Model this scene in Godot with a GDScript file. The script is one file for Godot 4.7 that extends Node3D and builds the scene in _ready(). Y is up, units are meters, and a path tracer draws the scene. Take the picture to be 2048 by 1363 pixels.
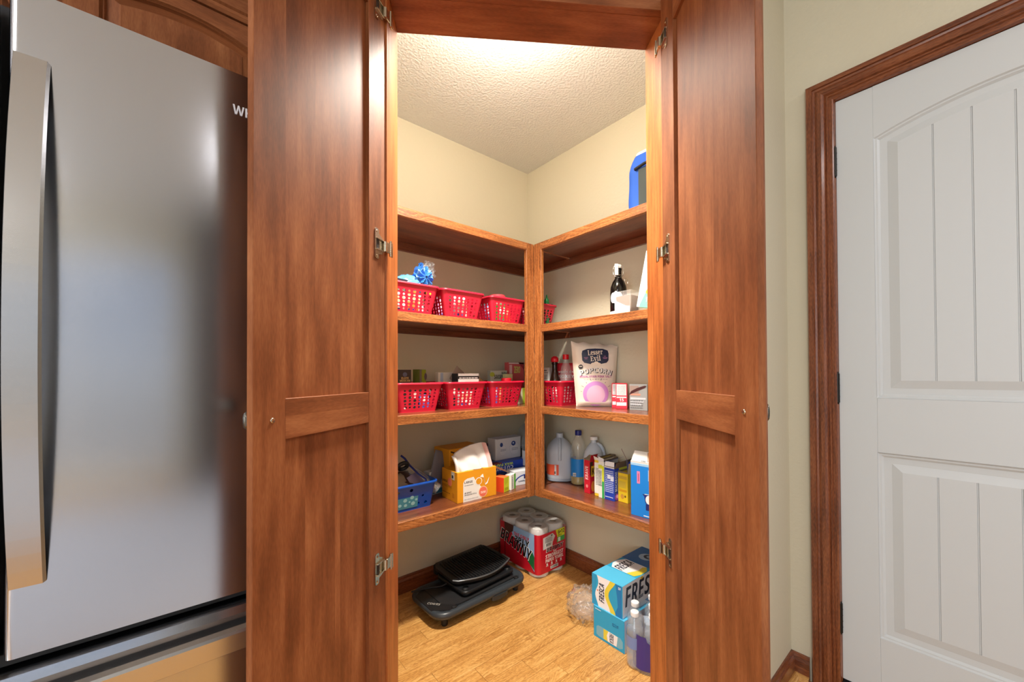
extends Node3D
# A corner pantry seen through its two open cabinet doors, a steel refrigerator on the left, a white door on the right.
# Axes: the pantry's back corner is the origin; the left wall lies in z = 0 and runs to -x, the right wall lies in x = 0 and runs to +z.

var mats := {}
var texs := {}
var words := {}
var rng := RandomNumberGenerator.new()

# ---------------------------------------------------------------- mesh building
class Geo:
	var v := PackedVector3Array()
	var n := PackedVector3Array()
	var t := PackedVector2Array()
	var off := Vector2.ZERO
	func tri(a: Vector3, b: Vector3, c: Vector3, na: Vector3, nb: Vector3, nc: Vector3, ta := Vector2.ZERO, tb := Vector2.ZERO, tc := Vector2.ZERO) -> void:
		if (b - a).cross(c - a).dot(na + nb + nc) > 0.0:   # Godot's front faces run clockwise
			v.append_array([a, c, b]); n.append_array([na, nc, nb]); t.append_array([ta + off, tc + off, tb + off])
		else:
			v.append_array([a, b, c]); n.append_array([na, nb, nc]); t.append_array([ta + off, tb + off, tc + off])
	func flat(p: Array, nn: Vector3, uv: Array) -> void:
		for i in range(1, p.size() - 1):
			tri(p[0], p[i], p[i + 1], nn, nn, nn, uv[0], uv[i], uv[i + 1])
	func quad(a: Vector3, b: Vector3, c: Vector3, d: Vector3, hint: Vector3) -> void:
		var nn := (b - a).cross(c - a)
		if nn.length() < 1e-12: nn = (c - a).cross(d - a)
		if nn.length() < 1e-12: return
		nn = nn.normalized()
		if nn.dot(hint) < 0.0: nn = -nn
		var u := (b - a).normalized()
		var w := nn.cross(u)
		flat([a, b, c, d], nn, [Vector2(u.dot(a), w.dot(a)), Vector2(u.dot(b), w.dot(b)), Vector2(u.dot(c), w.dot(c)), Vector2(u.dot(d), w.dot(d))])
	# a box with chamfered edges, standing round centre c; grain: the axis along which wood grain runs
	func box(c: Vector3, s: Vector3, ch := 0.0, grain := 0, xf := Transform3D()) -> void:
		var h := s * 0.5
		ch = minf(ch, minf(h.x, minf(h.y, h.z)) * 0.98)
		for ax in 3:
			for sg in [-1.0, 1.0]:
				var i := (ax + 1) % 3
				var j := (ax + 2) % 3
				var pts := []
				var uv := []
				for k in [[-1, -1], [1, -1], [1, 1], [-1, 1]]:
					var p := Vector3.ZERO
					p[ax] = sg * h[ax]; p[i] = k[0] * (h[i] - ch); p[j] = k[1] * (h[j] - ch)
					pts.append(xf * (c + p)); uv.append(wuv(c + p, ax, grain))
				var nn := Vector3.ZERO
				nn[ax] = sg
				flat(pts, xf.basis * nn, uv)
		if ch <= 0.0: return
		for ax in 3:
			var i := (ax + 1) % 3
			var j := (ax + 2) % 3
			for si in [-1.0, 1.0]:
				for sj in [-1.0, 1.0]:
					var a := Vector3.ZERO
					var b := Vector3.ZERO
					a[ax] = -(h[ax] - ch); a[i] = si * h[i]; a[j] = sj * (h[j] - ch)
					b[ax] = a[ax]; b[i] = si * (h[i] - ch); b[j] = sj * h[j]
					var a2 := a; a2[ax] = -a[ax]
					var b2 := b; b2[ax] = -b[ax]
					var nn := Vector3.ZERO
					nn[i] = si * 0.7071; nn[j] = sj * 0.7071
					flat([xf * (c + a), xf * (c + b), xf * (c + b2), xf * (c + a2)], xf.basis * nn, [wuv(c + a, i, grain), wuv(c + b, i, grain), wuv(c + b2, i, grain), wuv(c + a2, i, grain)])
		for sx in [-1.0, 1.0]:
			for sy in [-1.0, 1.0]:
				for sz in [-1.0, 1.0]:
					var q := Vector3(sx, sy, sz)
					var e := Vector3(ch, ch, ch)
					var pa := (h - Vector3(0, e.y, e.z)) * q
					var pb := (h - Vector3(e.x, 0, e.z)) * q
					var pc := (h - Vector3(e.x, e.y, 0)) * q
					flat([xf * (c + pa), xf * (c + pb), xf * (c + pc)], (xf.basis * q).normalized(), [wuv(c + pa, 0, grain), wuv(c + pb, 0, grain), wuv(c + pc, 0, grain)])
	func wuv(p: Vector3, ax: int, g: int) -> Vector2:
		if g == ax: return Vector2(p[(g + 1) % 3], p[(g + 2) % 3])
		return Vector2(p[g], p[3 - g - ax])
	# polygon in x, y pushed along z from z0 to z1 (optionally with smoothed sides)
	func prism(poly: PackedVector2Array, z0: float, z1: float, xf := Transform3D(), smooth := false, grain := 0) -> void:
		var idx := Geometry2D.triangulate_polygon(poly)
		for k in range(0, idx.size(), 3):
			for z in [z0, z1]:
				var nn: Vector3 = xf.basis * Vector3(0, 0, 1.0 if z == maxf(z0, z1) else -1.0)
				var a := poly[idx[k]]; var b := poly[idx[k + 1]]; var c := poly[idx[k + 2]]
				var f := func(q: Vector2) -> Vector2: return q if grain == 0 else Vector2(q.y, q.x)
				tri(xf * Vector3(a.x, a.y, z), xf * Vector3(b.x, b.y, z), xf * Vector3(c.x, c.y, z), nn, nn, nn, f.call(a), f.call(b), f.call(c))
		var m := poly.size()
		var area := 0.0
		for k in m: area += poly[k].cross(poly[(k + 1) % m])
		var sg := 1.0 if area > 0.0 else -1.0
		var ns := []
		for k in m:
			var d := (poly[(k + 1) % m] - poly[k]).normalized()
			ns.append(Vector2(d.y, -d.x) * sg)
		var run := 0.0
		for k in m:
			var a := poly[k]; var b := poly[(k + 1) % m]
			var na: Vector2 = ns[k]; var nb: Vector2 = ns[k]
			if smooth:
				na = (ns[k] + ns[(k + m - 1) % m]).normalized(); nb = (ns[k] + ns[(k + 1) % m]).normalized()
			var l := a.distance_to(b)
			var A := xf.basis * Vector3(na.x, na.y, 0); var B := xf.basis * Vector3(nb.x, nb.y, 0)
			var p0 := xf * Vector3(a.x, a.y, z0); var p1 := xf * Vector3(b.x, b.y, z0); var p2 := xf * Vector3(b.x, b.y, z1); var p3 := xf * Vector3(a.x, a.y, z1)
			var u0 := Vector2(z0, run); var u1 := Vector2(z0, run + l); var u2 := Vector2(z1, run + l); var u3 := Vector2(z1, run)
			if grain == 2 or smooth: pass
			elif grain == 0 and absf(a.x - b.x) > absf(a.y - b.y):
				u0 = Vector2(a.x, z0); u1 = Vector2(b.x, z0); u2 = Vector2(b.x, z1); u3 = Vector2(a.x, z1)
			elif grain == 1 and absf(a.y - b.y) > absf(a.x - b.x):
				u0 = Vector2(a.y, z0); u1 = Vector2(b.y, z0); u2 = Vector2(b.y, z1); u3 = Vector2(a.y, z1)
			tri(p0, p1, p2, A, B, B, u0, u1, u2)
			tri(p0, p2, p3, A, B, A, u0, u2, u3)
			run += l
	# profile of (radius, height) turned round y; pw > 2 squares the section (superellipse power per profile point when given)
	func lathe(prof: Array, seg := 24, xf := Transform3D(), pw := 2.0, sx := 1.0, sz := 1.0) -> void:
		var rows := []
		for p in prof:
			var row := []
			var pp: float = p[2] if p.size() > 2 else pw
			for k in seg + 1:
				var a := TAU * k / seg
				var c := cos(a); var s := sin(a)
				var q := pow(pow(absf(c), pp) + pow(absf(s), pp), -1.0 / pp)
				row.append(Vector3(c * q * p[0] * sx, p[1], s * q * p[0] * sz))
			rows.append(row)
		skin(rows, xf, true)
	# rows of points joined to one smooth surface; closed: the rows run round
	func skin(rows: Array, xf := Transform3D(), closed := false, away := 1.0) -> void:
		var R := rows.size(); var C: int = rows[0].size()
		var ns := []
		for i in R:
			var rn := []
			for j in C:
				var jl := j - 1; var jr := j + 1
				if closed:
					if jl < 0: jl = C - 2
					if jr >= C: jr = 1
				else: jl = maxi(jl, 0); jr = mini(jr, C - 1)
				var du: Vector3 = rows[i][jr] - rows[i][jl]
				var dv: Vector3 = rows[mini(i + 1, R - 1)][j] - rows[maxi(i - 1, 0)][j]
				if du.length() < 1e-7:
					var i2 := mini(i + 1, R - 1) if i == 0 else maxi(i - 1, 0)
					du = rows[i2][jr] - rows[i2][jl]
				var nn := dv.cross(du)
				rn.append((nn.normalized() if nn.length() > 1e-12 else Vector3.UP) * away)
			ns.append(rn)
		for i in R - 1:
			for j in C - 1:
				var a: Vector3 = xf * rows[i][j]; var b: Vector3 = xf * rows[i][j + 1]; var c: Vector3 = xf * rows[i + 1][j + 1]; var d: Vector3 = xf * rows[i + 1][j]
				var A: Vector3 = xf.basis * ns[i][j]; var B: Vector3 = xf.basis * ns[i][j + 1]; var Cn: Vector3 = xf.basis * ns[i + 1][j + 1]; var D: Vector3 = xf.basis * ns[i + 1][j]
				var u0 := Vector2(float(j) / (C - 1), float(i) / (R - 1)); var u2 := Vector2(float(j + 1) / (C - 1), float(i + 1) / (R - 1))
				if a.distance_squared_to(b) > 1e-14: tri(a, b, c, A, B, Cn, u0, Vector2(u2.x, u0.y), u2)
				if c.distance_squared_to(d) > 1e-14: tri(a, c, d, A, Cn, D, u0, u2, Vector2(u0.x, u2.y))
	func tube(pts: Array, r: float, seg := 8, xf := Transform3D(), flatten := 1.0) -> void:
		var rows := []
		var up := Vector3.UP
		for i in pts.size():
			var d: Vector3 = (pts[mini(i + 1, pts.size() - 1)] - pts[maxi(i - 1, 0)]).normalized()
			if absf(d.dot(up)) > 0.95: up = Vector3.RIGHT
			var s := d.cross(up).normalized()
			up = s.cross(d).normalized()
			var row := []
			for k in seg + 1:
				var a := TAU * k / seg
				row.append(pts[i] + s * cos(a) * r + up * sin(a) * r * flatten)
			rows.append(row)
		skin(rows, xf, true, -1.0)
		for e in [0, pts.size() - 1]:
			var o: int = 1 if e == 0 else pts.size() - 2
			var nn: Vector3 = (pts[e] - pts[o]).normalized()
			for k in seg: tri(xf * pts[e], xf * rows[e][k], xf * rows[e][k + 1], xf.basis * nn, xf.basis * nn, xf.basis * nn)
	# a wall through bl, br, tr, tl with round holes in cols x rows cells; thick goes along -out
	func pierced(bl: Vector3, br: Vector3, tr: Vector3, tl: Vector3, cols: int, rows: int, thick: float, box_: Rect2, rnd: RandomNumberGenerator, skip := 0.0) -> void:
		var out := (br - bl).cross(tl - bl).normalized()
		var P := func(s: float, q: float) -> Vector3: return bl.lerp(br, s).lerp(tl.lerp(tr, s), q)
		var w := bl.distance_to(br); var h := bl.distance_to(tl)
		var x0 := box_.position.x; var x1 := box_.end.x; var y0 := box_.position.y; var y1 := box_.end.y
		for r_ in [[0, 0, 1, y0], [0, y1, 1, 1], [0, y0, x0, y1], [x1, y0, 1, y1]]:
			for sd in [0, 1]:
				var o: Vector3 = -out * thick * sd
				quad(P.call(r_[0], r_[1]) + o, P.call(r_[2], r_[1]) + o, P.call(r_[2], r_[3]) + o, P.call(r_[0], r_[3]) + o, out if sd == 0 else -out)
		for i in cols:
			for j in rows:
				var cs := x0 + (x1 - x0) * (i + 0.5) / cols; var ct := y0 + (y1 - y0) * (j + 0.5) / rows
				var hs := (x1 - x0) / cols * 0.5; var ht := (y1 - y0) / rows * 0.5
				var rad: float = minf(hs * w, ht * h) * (0.88 if (i + j) % 2 == 0 else 0.62) * rnd.randf_range(0.95, 1.05)
				if rnd.randf() < skip:
					for sd in [0, 1]:
						var o: Vector3 = -out * thick * sd
						quad(P.call(cs - hs, ct - ht) + o, P.call(cs + hs, ct - ht) + o, P.call(cs + hs, ct + ht) + o, P.call(cs - hs, ct + ht) + o, out if sd == 0 else -out)
					continue
				var N := 16
				for k in N:
					var q := []
					for a in [TAU * k / N, TAU * (k + 1) / N]:
						var c := cos(a); var s := sin(a)
						var e := 1.0 / maxf(absf(c), absf(s))
						q.append(P.call(cs + c * rad / w, ct + s * rad / h)); q.append(P.call(cs + c * e * hs, ct + s * e * ht))
					var o := -out * thick
					flat([q[0], q[1], q[3], q[2]], out, [Vector2.ZERO, Vector2.ZERO, Vector2.ZERO, Vector2.ZERO])
					flat([q[0] + o, q[1] + o, q[3] + o, q[2] + o], -out, [Vector2.ZERO, Vector2.ZERO, Vector2.ZERO, Vector2.ZERO])
					var mid: Vector3 = P.call(cs, ct)
					quad(q[0], q[2], q[2] + o, q[0] + o, mid - q[0])
	func mesh() -> ArrayMesh:
		var arr := []
		arr.resize(Mesh.ARRAY_MAX)
		arr[Mesh.ARRAY_VERTEX] = v; arr[Mesh.ARRAY_NORMAL] = n; arr[Mesh.ARRAY_TEX_UV] = t
		var tg := PackedFloat32Array()
		tg.resize(v.size() * 4)
		for i in v.size():
			var d := n[i].cross(Vector3(0, 1, 0) if absf(n[i].y) < 0.9 else Vector3(1, 0, 0)).normalized()
			tg[i * 4] = d.x; tg[i * 4 + 1] = d.y; tg[i * 4 + 2] = d.z; tg[i * 4 + 3] = 1.0
		arr[Mesh.ARRAY_TANGENT] = tg
		var m := ArrayMesh.new()
		m.add_surface_from_arrays(Mesh.PRIMITIVE_TRIANGLES, arr)
		return m

func G() -> Geo:
	var g := Geo.new()
	g.off = Vector2(rng.randf() * 2.2, rng.randf() * 0.3)
	return g

# ---------------------------------------------------------------- nodes
func tag(o: Node, label: String, category := "", group := "", kind := "") -> Node:
	o.set_meta("label", label)
	if category: o.set_meta("category", category)
	if group: o.set_meta("group", group)
	if kind: o.set_meta("kind", kind)
	return o
func thing(called: String, label: String, category: String, at := Vector3.ZERO, yaw := 0.0, group := "") -> Node3D:
	var o := Node3D.new()
	o.name = called
	add_child(o, true)
	o.position = at; o.rotation_degrees.y = yaw
	tag(o, label, category, group)
	return o
func part(called: String, g: Variant, m: Material, parent: Node, label := "") -> MeshInstance3D:
	var o := MeshInstance3D.new()
	o.name = called
	o.mesh = g.mesh() if g is Geo else g
	o.material_override = m
	parent.add_child(o, true)
	if label: o.set_meta("label", label)
	return o
func structure(called: String, g: Variant, m: Material, label: String, category: String) -> MeshInstance3D:
	var o := part(called, g, m, self)
	tag(o, label, category, "", "structure")
	return o

# ---------------------------------------------------------------- materials
func mat(c: Color, rough := 0.6, metal := 0.0, key := "") -> StandardMaterial3D:
	var k := "%s %s %s %s" % [c, rough, metal, key]
	if mats.has(k): return mats[k]
	var m := StandardMaterial3D.new()
	m.albedo_color = c; m.roughness = rough; m.metallic = metal
	mats[k] = m
	return m
func rgb(r: int, g: int, b: int, rough := 0.6, metal := 0.0) -> StandardMaterial3D:
	return mat(Color8(r, g, b), rough, metal)
func film(c: Color, alpha: float, rough := 0.08) -> StandardMaterial3D:
	var k := "film %s %s %s" % [c, alpha, rough]
	if mats.has(k): return mats[k]
	var m := StandardMaterial3D.new()
	m.albedo_color = Color(c.r, c.g, c.b, alpha); m.transparency = BaseMaterial3D.TRANSPARENCY_ALPHA; m.roughness = rough
	m.cull_mode = BaseMaterial3D.CULL_DISABLED
	mats[k] = m
	return m
func noise(sd: int, freq: float, oct := 3) -> FastNoiseLite:
	var f := FastNoiseLite.new()
	f.noise_type = FastNoiseLite.TYPE_SIMPLEX_SMOOTH; f.seed = sd; f.frequency = freq; f.fractal_octaves = oct
	return f
# wood: 2.2 m along u, 0.3 m across v
func wood(key: String, dark: Color, mid: Color, light: Color, sd: int, blotch: float, streak: float, fine: float, rings: float, rough: float, ringk := 60.0, coat := 0.0) -> StandardMaterial3D:
	if mats.has(key): return mats[key]
	var W := 1024; var H := 384
	var n1 := noise(sd, 1.0, 3); var n2 := noise(sd + 1, 1.0, 2); var n3 := noise(sd + 2, 1.0, 1); var n4 := noise(sd + 3, 1.0, 2)
	var data := PackedByteArray()
	data.resize(W * H * 3)
	for x in W:
		var c := cos(TAU * x / W); var s := sin(TAU * x / W)
		for y in H:
			var q := float(y) / H
			var tt := 0.5
			tt += blotch * n1.get_noise_3d(c * 1.3, s * 1.3, q * 5.0)
			tt += streak * n2.get_noise_3d(c * 1.6, s * 1.6, q * 26.0)
			tt += fine * n3.get_noise_3d(c * 22.0, s * 22.0, q * 150.0)
			if rings > 0.0:
				var w := q * ringk + 7.0 * n4.get_noise_3d(c * 0.9, s * 0.9, q * 2.2)
				var f := w - floorf(w)
				tt += rings * (f * f - 0.4) 
			tt = clampf(tt, 0.0, 1.0)
			var col := dark.lerp(mid, tt * 2.0) if tt < 0.5 else mid.lerp(light, tt * 2.0 - 1.0)
			var i := (y * W + x) * 3
			data[i] = int(col.r * 255.0); data[i + 1] = int(col.g * 255.0); data[i + 2] = int(col.b * 255.0)
	var im := Image.create_from_data(W, H, false, Image.FORMAT_RGB8, data)
	var m := StandardMaterial3D.new()
	m.albedo_texture = ImageTexture.create_from_image(im)
	m.uv1_scale = Vector3(1.0 / 2.2, 1.0 / 0.3, 1)
	m.roughness = rough
	if coat > 0.0:
		m.clearcoat_enabled = true; m.clearcoat = coat; m.clearcoat_roughness = 0.12
	mats[key] = m
	return m
func bumpy(key: String, c: Color, rough: float, freq: float, strength: float, scale: float, oct := 3) -> StandardMaterial3D:
	if mats.has(key): return mats[key]
	var m := StandardMaterial3D.new()
	m.albedo_color = c; m.roughness = rough
	var nt := NoiseTexture2D.new()
	nt.width = 512; nt.height = 512; nt.seamless = true; nt.as_normal_map = true; nt.bump_strength = strength
	nt.noise = noise(41, freq, oct)
	m.normal_enabled = true; m.normal_texture = nt
	m.uv1_triplanar = true; m.uv1_world_triplanar = true; m.uv1_scale = Vector3.ONE * scale
	mats[key] = m
	return m

# ---------------------------------------------------------------- print on the faces of boxes
# the face of a box of size s that stands on the origin (x width, y height, z depth)
func face(s: Vector3, which: String) -> Dictionary:
	var h := s * 0.5
	match which:
		"front": return {o = Vector3(-h.x, 0, h.z), r = Vector3.RIGHT, u = Vector3.UP, w = s.x, h = s.y}
		"back": return {o = Vector3(h.x, 0, -h.z), r = Vector3.LEFT, u = Vector3.UP, w = s.x, h = s.y}
		"left": return {o = Vector3(-h.x, 0, -h.z), r = Vector3.BACK, u = Vector3.UP, w = s.z, h = s.y}
		"right": return {o = Vector3(h.x, 0, h.z), r = Vector3.FORWARD, u = Vector3.UP, w = s.z, h = s.y}
		_: return {o = Vector3(-h.x, s.y, h.z), r = Vector3.RIGHT, u = Vector3.FORWARD, w = s.x, h = s.z}
func face_xf(f: Dictionary, x: float, y: float, up := 0.0002) -> Transform3D:
	var nn: Vector3 = f.r.cross(f.u)
	return Transform3D(Basis(f.r, f.u, nn), f.o + f.r * (x * f.w) + f.u * (y * f.h) + nn * up)
func patch(parent: Node, f: Dictionary, poly: Array, m: Material, lift := 0.0, called := "print") -> void:
	var pp := PackedVector2Array()
	for p in poly: pp.append(Vector2(p[0] * f.w, p[1] * f.h))
	var g := G()
	g.prism(pp, 0.0, 0.0003, face_xf(f, 0, 0, 0.0001 + lift * 0.0004))
	part(called, g, m, parent)
func rect(parent: Node, f: Dictionary, x: float, y: float, w: float, h: float, m: Material, lift := 0.0) -> void:
	patch(parent, f, [[x, y], [x + w, y], [x + w, y + h], [x, y + h]], m, lift)
func oval(parent: Node, f: Dictionary, cx: float, cy: float, rx: float, ry: float, m: Material, lift := 0.0, seg := 20) -> void:
	var p := []
	for k in seg: p.append([cx + rx * cos(TAU * k / seg), cy + ry * sin(TAU * k / seg)])
	patch(parent, f, p, m, lift)
# lettering fitted into the box x, y, w, h (fractions of the face); turn in quarter turns counterclockwise
func txt(parent: Node, f: Dictionary, s: String, x: float, y: float, w: float, h: float, m: Material, lift := 1.0, turn := 0.0, slant := 0.0, serif := false) -> void:
	var key := s + str(serif)
	if not words.has(key):
		var tm := TextMesh.new()
		var sf := SystemFont.new()
		sf.font_names = PackedStringArray(["Droid Serif" if serif else "Droid Sans"]); sf.font_weight = 700
		tm.font = sf; tm.font_size = 24; tm.pixel_size = 0.01; tm.depth = 0.02; tm.text = s; tm.curve_step = 2.0
		words[key] = [tm, tm.get_aabb()]
	var ab: AABB = words[key][1]
	var o := MeshInstance3D.new()
	o.name = "lettering"; o.mesh = words[key][0]; o.material_override = m
	parent.add_child(o, true)
	var W: float = w * f.w; var H: float = h * f.h
	var q := int(turn) % 2 != 0
	var sx := (H if q else W) / maxf(ab.size.x, 1e-4); var sy := (W if q else H) / maxf(ab.size.y, 1e-4)
	var b := Basis(Vector3(sx, 0, 0), Vector3(slant * sy, sy, 0), Vector3(0, 0, 0.02))
	b = Basis(Vector3(0, 0, 1), turn * PI / 2) * b
	var at := face_xf(f, x + w / 2, y + h / 2, 0.0002 + lift * 0.0004)
	var mid := ab.get_center()
	o.transform = at * Transform3D(b, -(b * mid))
# rows of tiny grey lines that stand for small print too fine to read
func small_print(parent: Node, f: Dictionary, x: float, y: float, w: float, h: float, rows: int, m: Material, lift := 1.0) -> void:
	var g := G()
	var xf := face_xf(f, 0, 0, 0.0001 + lift * 0.0004)
	for k in rows:
		var cx := x
		var yy := y + h * (1.0 - (k + 0.75) / rows)
		while cx < x + w - 0.01:
			var l: float = minf(rng.randf_range(0.04, 0.16) * maxf(w, 0.3), x + w - cx)
			g.box(Vector3((cx + l / 2) * f.w, yy * f.h, 0.0002), Vector3(l * f.w, h * f.h / rows * 0.45, 0.0003), 0.0, 0, xf)
			cx += l + 0.03 * w
	part("small_print", g, m, parent)
func barcode(parent: Node, f: Dictionary, x: float, y: float, w: float, h: float, lift := 0.0) -> void:
	rect(parent, f, x, y, w, h, rgb(240, 240, 238), lift)
	var g := G()
	var xf := face_xf(f, 0, 0, 0.0001 + (lift + 1) * 0.0004)
	var cx := x + w * 0.08
	while cx < x + w * 0.92:
		var l := rng.randf_range(0.015, 0.05) * w
		g.box(Vector3((cx + l / 2) * f.w, (y + h * 0.5) * f.h, 0.0002), Vector3(l * f.w, h * 0.75 * f.h, 0.0003), 0.0, 0, xf)
		cx += l + rng.randf_range(0.02, 0.05) * w
	part("barcode", g, rgb(30, 30, 32), parent)
func carton(called: String, label: String, cat: String, at: Vector3, yaw: float, s: Vector3, m: Material, group := "") -> Node3D:
	var t := thing(called, label, cat, at, yaw, group)
	var g := G()
	g.box(Vector3(0, s.y / 2, 0), s, minf(0.0012, s.z * 0.2))
	part("body", g, m, t)
	return t
func V(x: float, y: float, z: float) -> Vector3:
	return Vector3(x, y, z)

# ---------------------------------------------------------------- the scene
var WHITE: StandardMaterial3D
var BLACK: StandardMaterial3D
var W := {}      # the woods

func _ready() -> void:
	rng.seed = 20
	camera_and_light()
	materials()
	shell()
	floor_planks()
	white_door()
	pantry_cabinet()
	shelving()
	refrigerator()
	upper_cabinet()
	kitchen_behind()
	baskets_and_food()
	right_shelves()
	bottom_left_shelf()
	bottom_right_shelf()
	on_the_floor()

func camera_and_light() -> void:
	var cam := Camera3D.new()
	cam.name = "camera"
	cam.transform = Transform3D(Basis(V(0.76617, -0.004387, 0.642623), V(-0.00346, 0.999934, 0.010952), V(-0.642629, -0.010614, 0.766104)), V(-1.715844, 1.1, 1.878611))
	var near := 0.05
	var f := 777.894           # focal length in pixels of the 2048 x 1363 frame
	cam.set_frustum(1363.0 / f * near, Vector2(0, (740.182 - 681.5) / f * near), near, 40.0)
	cam.keep_aspect = Camera3D.KEEP_HEIGHT
	add_child(cam)
	cam.current = true
	var we := WorldEnvironment.new()
	we.name = "environment"
	var e := Environment.new()
	e.background_mode = Environment.BG_SKY
	var sky := Sky.new()
	var sm := ProceduralSkyMaterial.new()
	sm.sky_top_color = Color(0.66, 0.75, 0.88); sm.sky_horizon_color = Color(0.84, 0.87, 0.91)
	sm.ground_bottom_color = Color(0.66, 0.66, 0.66); sm.ground_horizon_color = Color(0.76, 0.78, 0.8)
	sm.sky_energy_multiplier = 0.95; sm.ground_energy_multiplier = 1.1
	sky.sky_material = sm
	e.sky = sky
	e.tonemap_mode = Environment.TONE_MAPPER_LINEAR
	e.tonemap_exposure = 1.0
	e.sdfgi_enabled = true; e.ssao_enabled = true; e.ssil_enabled = true
	we.environment = e
	add_child(we)
	# the kitchen's ceiling panels, and the dome in the pantry
	lamp_panel(V(-3.5, 2.7, 1.9), 1.2, 0.6, 1.0, "flat white ceiling light panel over the kitchen, the one nearest the refrigerator")
	lamp_panel(V(-0.85, 2.7, 3.3), 1.2, 0.6, 1.0, "flat white ceiling light panel over the kitchen, the one nearest the white door")
	lamp_panel(V(-3.7, 2.7, 4.2), 1.2, 0.6, 1.0, "flat white ceiling light panel over the kitchen, the one by the window wall")
	var t := thing("ceiling_light", "small round white dome light on the pantry ceiling just behind the header", "lamp", V(-0.897, 2.415, 0.905))
	var g := G()
	g.lathe([[0.0, -0.062], [0.05, -0.06], [0.085, -0.048], [0.105, -0.028], [0.11, -0.012]], 28)
	var m := mat(Color(1, 0.97, 0.9), 0.4)
	m = m.duplicate()
	m.emission_enabled = true; m.emission = Color(1, 0.95, 0.86); m.emission_energy_multiplier = 3.0
	part("shade", g, m, t)
	g = G()
	g.lathe([[0.0, 0.0], [0.118, 0.0], [0.12, -0.004], [0.118, -0.013], [0.108, -0.014]], 28)
	part("base", g, rgb(230, 230, 226, 0.5), t)
	var o := OmniLight3D.new()
	o.name = "pantry_light"
	o.light_color = Color(1, 0.965, 0.91); o.light_energy = 0.46; o.light_size = 0.1; o.omni_range = 8.0; o.omni_attenuation = 2.0; o.shadow_enabled = true
	o.position = V(0, -0.165, 0)
	t.add_child(o)
	var sp := SpotLight3D.new()
	sp.name = "pantry_downlight"
	sp.light_color = Color(1, 0.965, 0.91); sp.light_energy = 4.6; sp.light_size = 0.08; sp.spot_range = 8.0; sp.spot_angle = 62.0; sp.spot_angle_attenuation = 1.0; sp.spot_attenuation = 2.0; sp.shadow_enabled = true
	sp.rotation_degrees.x = -90
	sp.position = V(0, -0.16, 0)
	t.add_child(sp)
	var a := AreaLight3D.new()
	# daylight in the window behind the viewer
	a.name = "window_daylight"
	a.area_size = Vector2(2.4, 1.8); a.light_color = Color(0.93, 0.97, 1.0); a.light_energy = 8.0; a.area_range = 14.0; a.shadow_enabled = true
	a.position = V(-5.07, 1.3, 3.4); a.rotation_degrees.y = -90
	add_child(a)

func lamp_panel(at: Vector3, w: float, d: float, k: float, label: String) -> void:
	var t := thing("ceiling_panel_light", label, "lamp", at, 0.0, "kitchen ceiling lights")
	var g := G()
	g.box(V(0, 0.0, 0), V(w + 0.03, 0.03, d + 0.03), 0.003)
	part("frame", g, rgb(235, 235, 232, 0.5), t)
	g = G()
	g.box(V(0, -0.018, 0), V(w, 0.008, d), 0.0)
	var m := StandardMaterial3D.new()
	m.albedo_color = Color(1, 1, 1); m.emission_enabled = true; m.emission = Color(1, 0.97, 0.93); m.emission_energy_multiplier = 2.5
	part("diffuser", g, m, t)
	var a := AreaLight3D.new()
	a.name = "panel_light"
	a.area_size = Vector2(w, d)
	a.light_color = Color(0.98, 0.98, 1.0); a.light_energy = 1.9 * k; a.shadow_enabled = true
	a.area_range = 12.0
	a.rotation_degrees.x = -90
	a.position = V(0, -0.03, 0)
	t.add_child(a)

func materials() -> void:
	WHITE = rgb(238, 238, 235, 0.55)
	BLACK = rgb(22, 22, 24, 0.5)
	W.door = wood("door", Color8(106, 58, 30), Color8(136, 79, 45), Color8(164, 104, 64), 3, 0.55, 0.16, 0.16, 0.0, 0.5)
	W.jamb = wood("jamb", Color8(134, 72, 34), Color8(172, 98, 48), Color8(196, 122, 66), 11, 0.45, 0.3, 0.16, 0.0, 0.4)
	W.edge = wood("edge", Color8(104, 56, 25), Color8(160, 96, 48), Color8(196, 130, 74), 21, 0.3, 0.35, 0.35, 0.5, 0.42, 46.0, 0.25)
	W.shelf = wood("shelf", Color8(88, 44, 26), Color8(118, 64, 38), Color8(140, 82, 50), 31, 0.5, 0.25, 0.2, 0.15, 0.36, 30.0, 0.5)
	W.oak = wood("oak", Color8(170, 116, 56), Color8(212, 158, 88), Color8(232, 186, 118), 41, 0.35, 0.3, 0.38, 0.42, 0.36, 34.0, 0.3)
	W.trim = wood("trim", Color8(86, 42, 22), Color8(124, 66, 36), Color8(150, 88, 52), 51, 0.4, 0.4, 0.4, 0.15, 0.36, 60.0, 0.4)

	W.door.metallic_specular = 0.36; W.jamb.metallic_specular = 0.4

const CREAM := Color8(212, 204, 180)
func wall_mat() -> StandardMaterial3D:
	return bumpy("wall", CREAM, 0.75, 0.03, 0.9, 3.0, 3)

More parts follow.
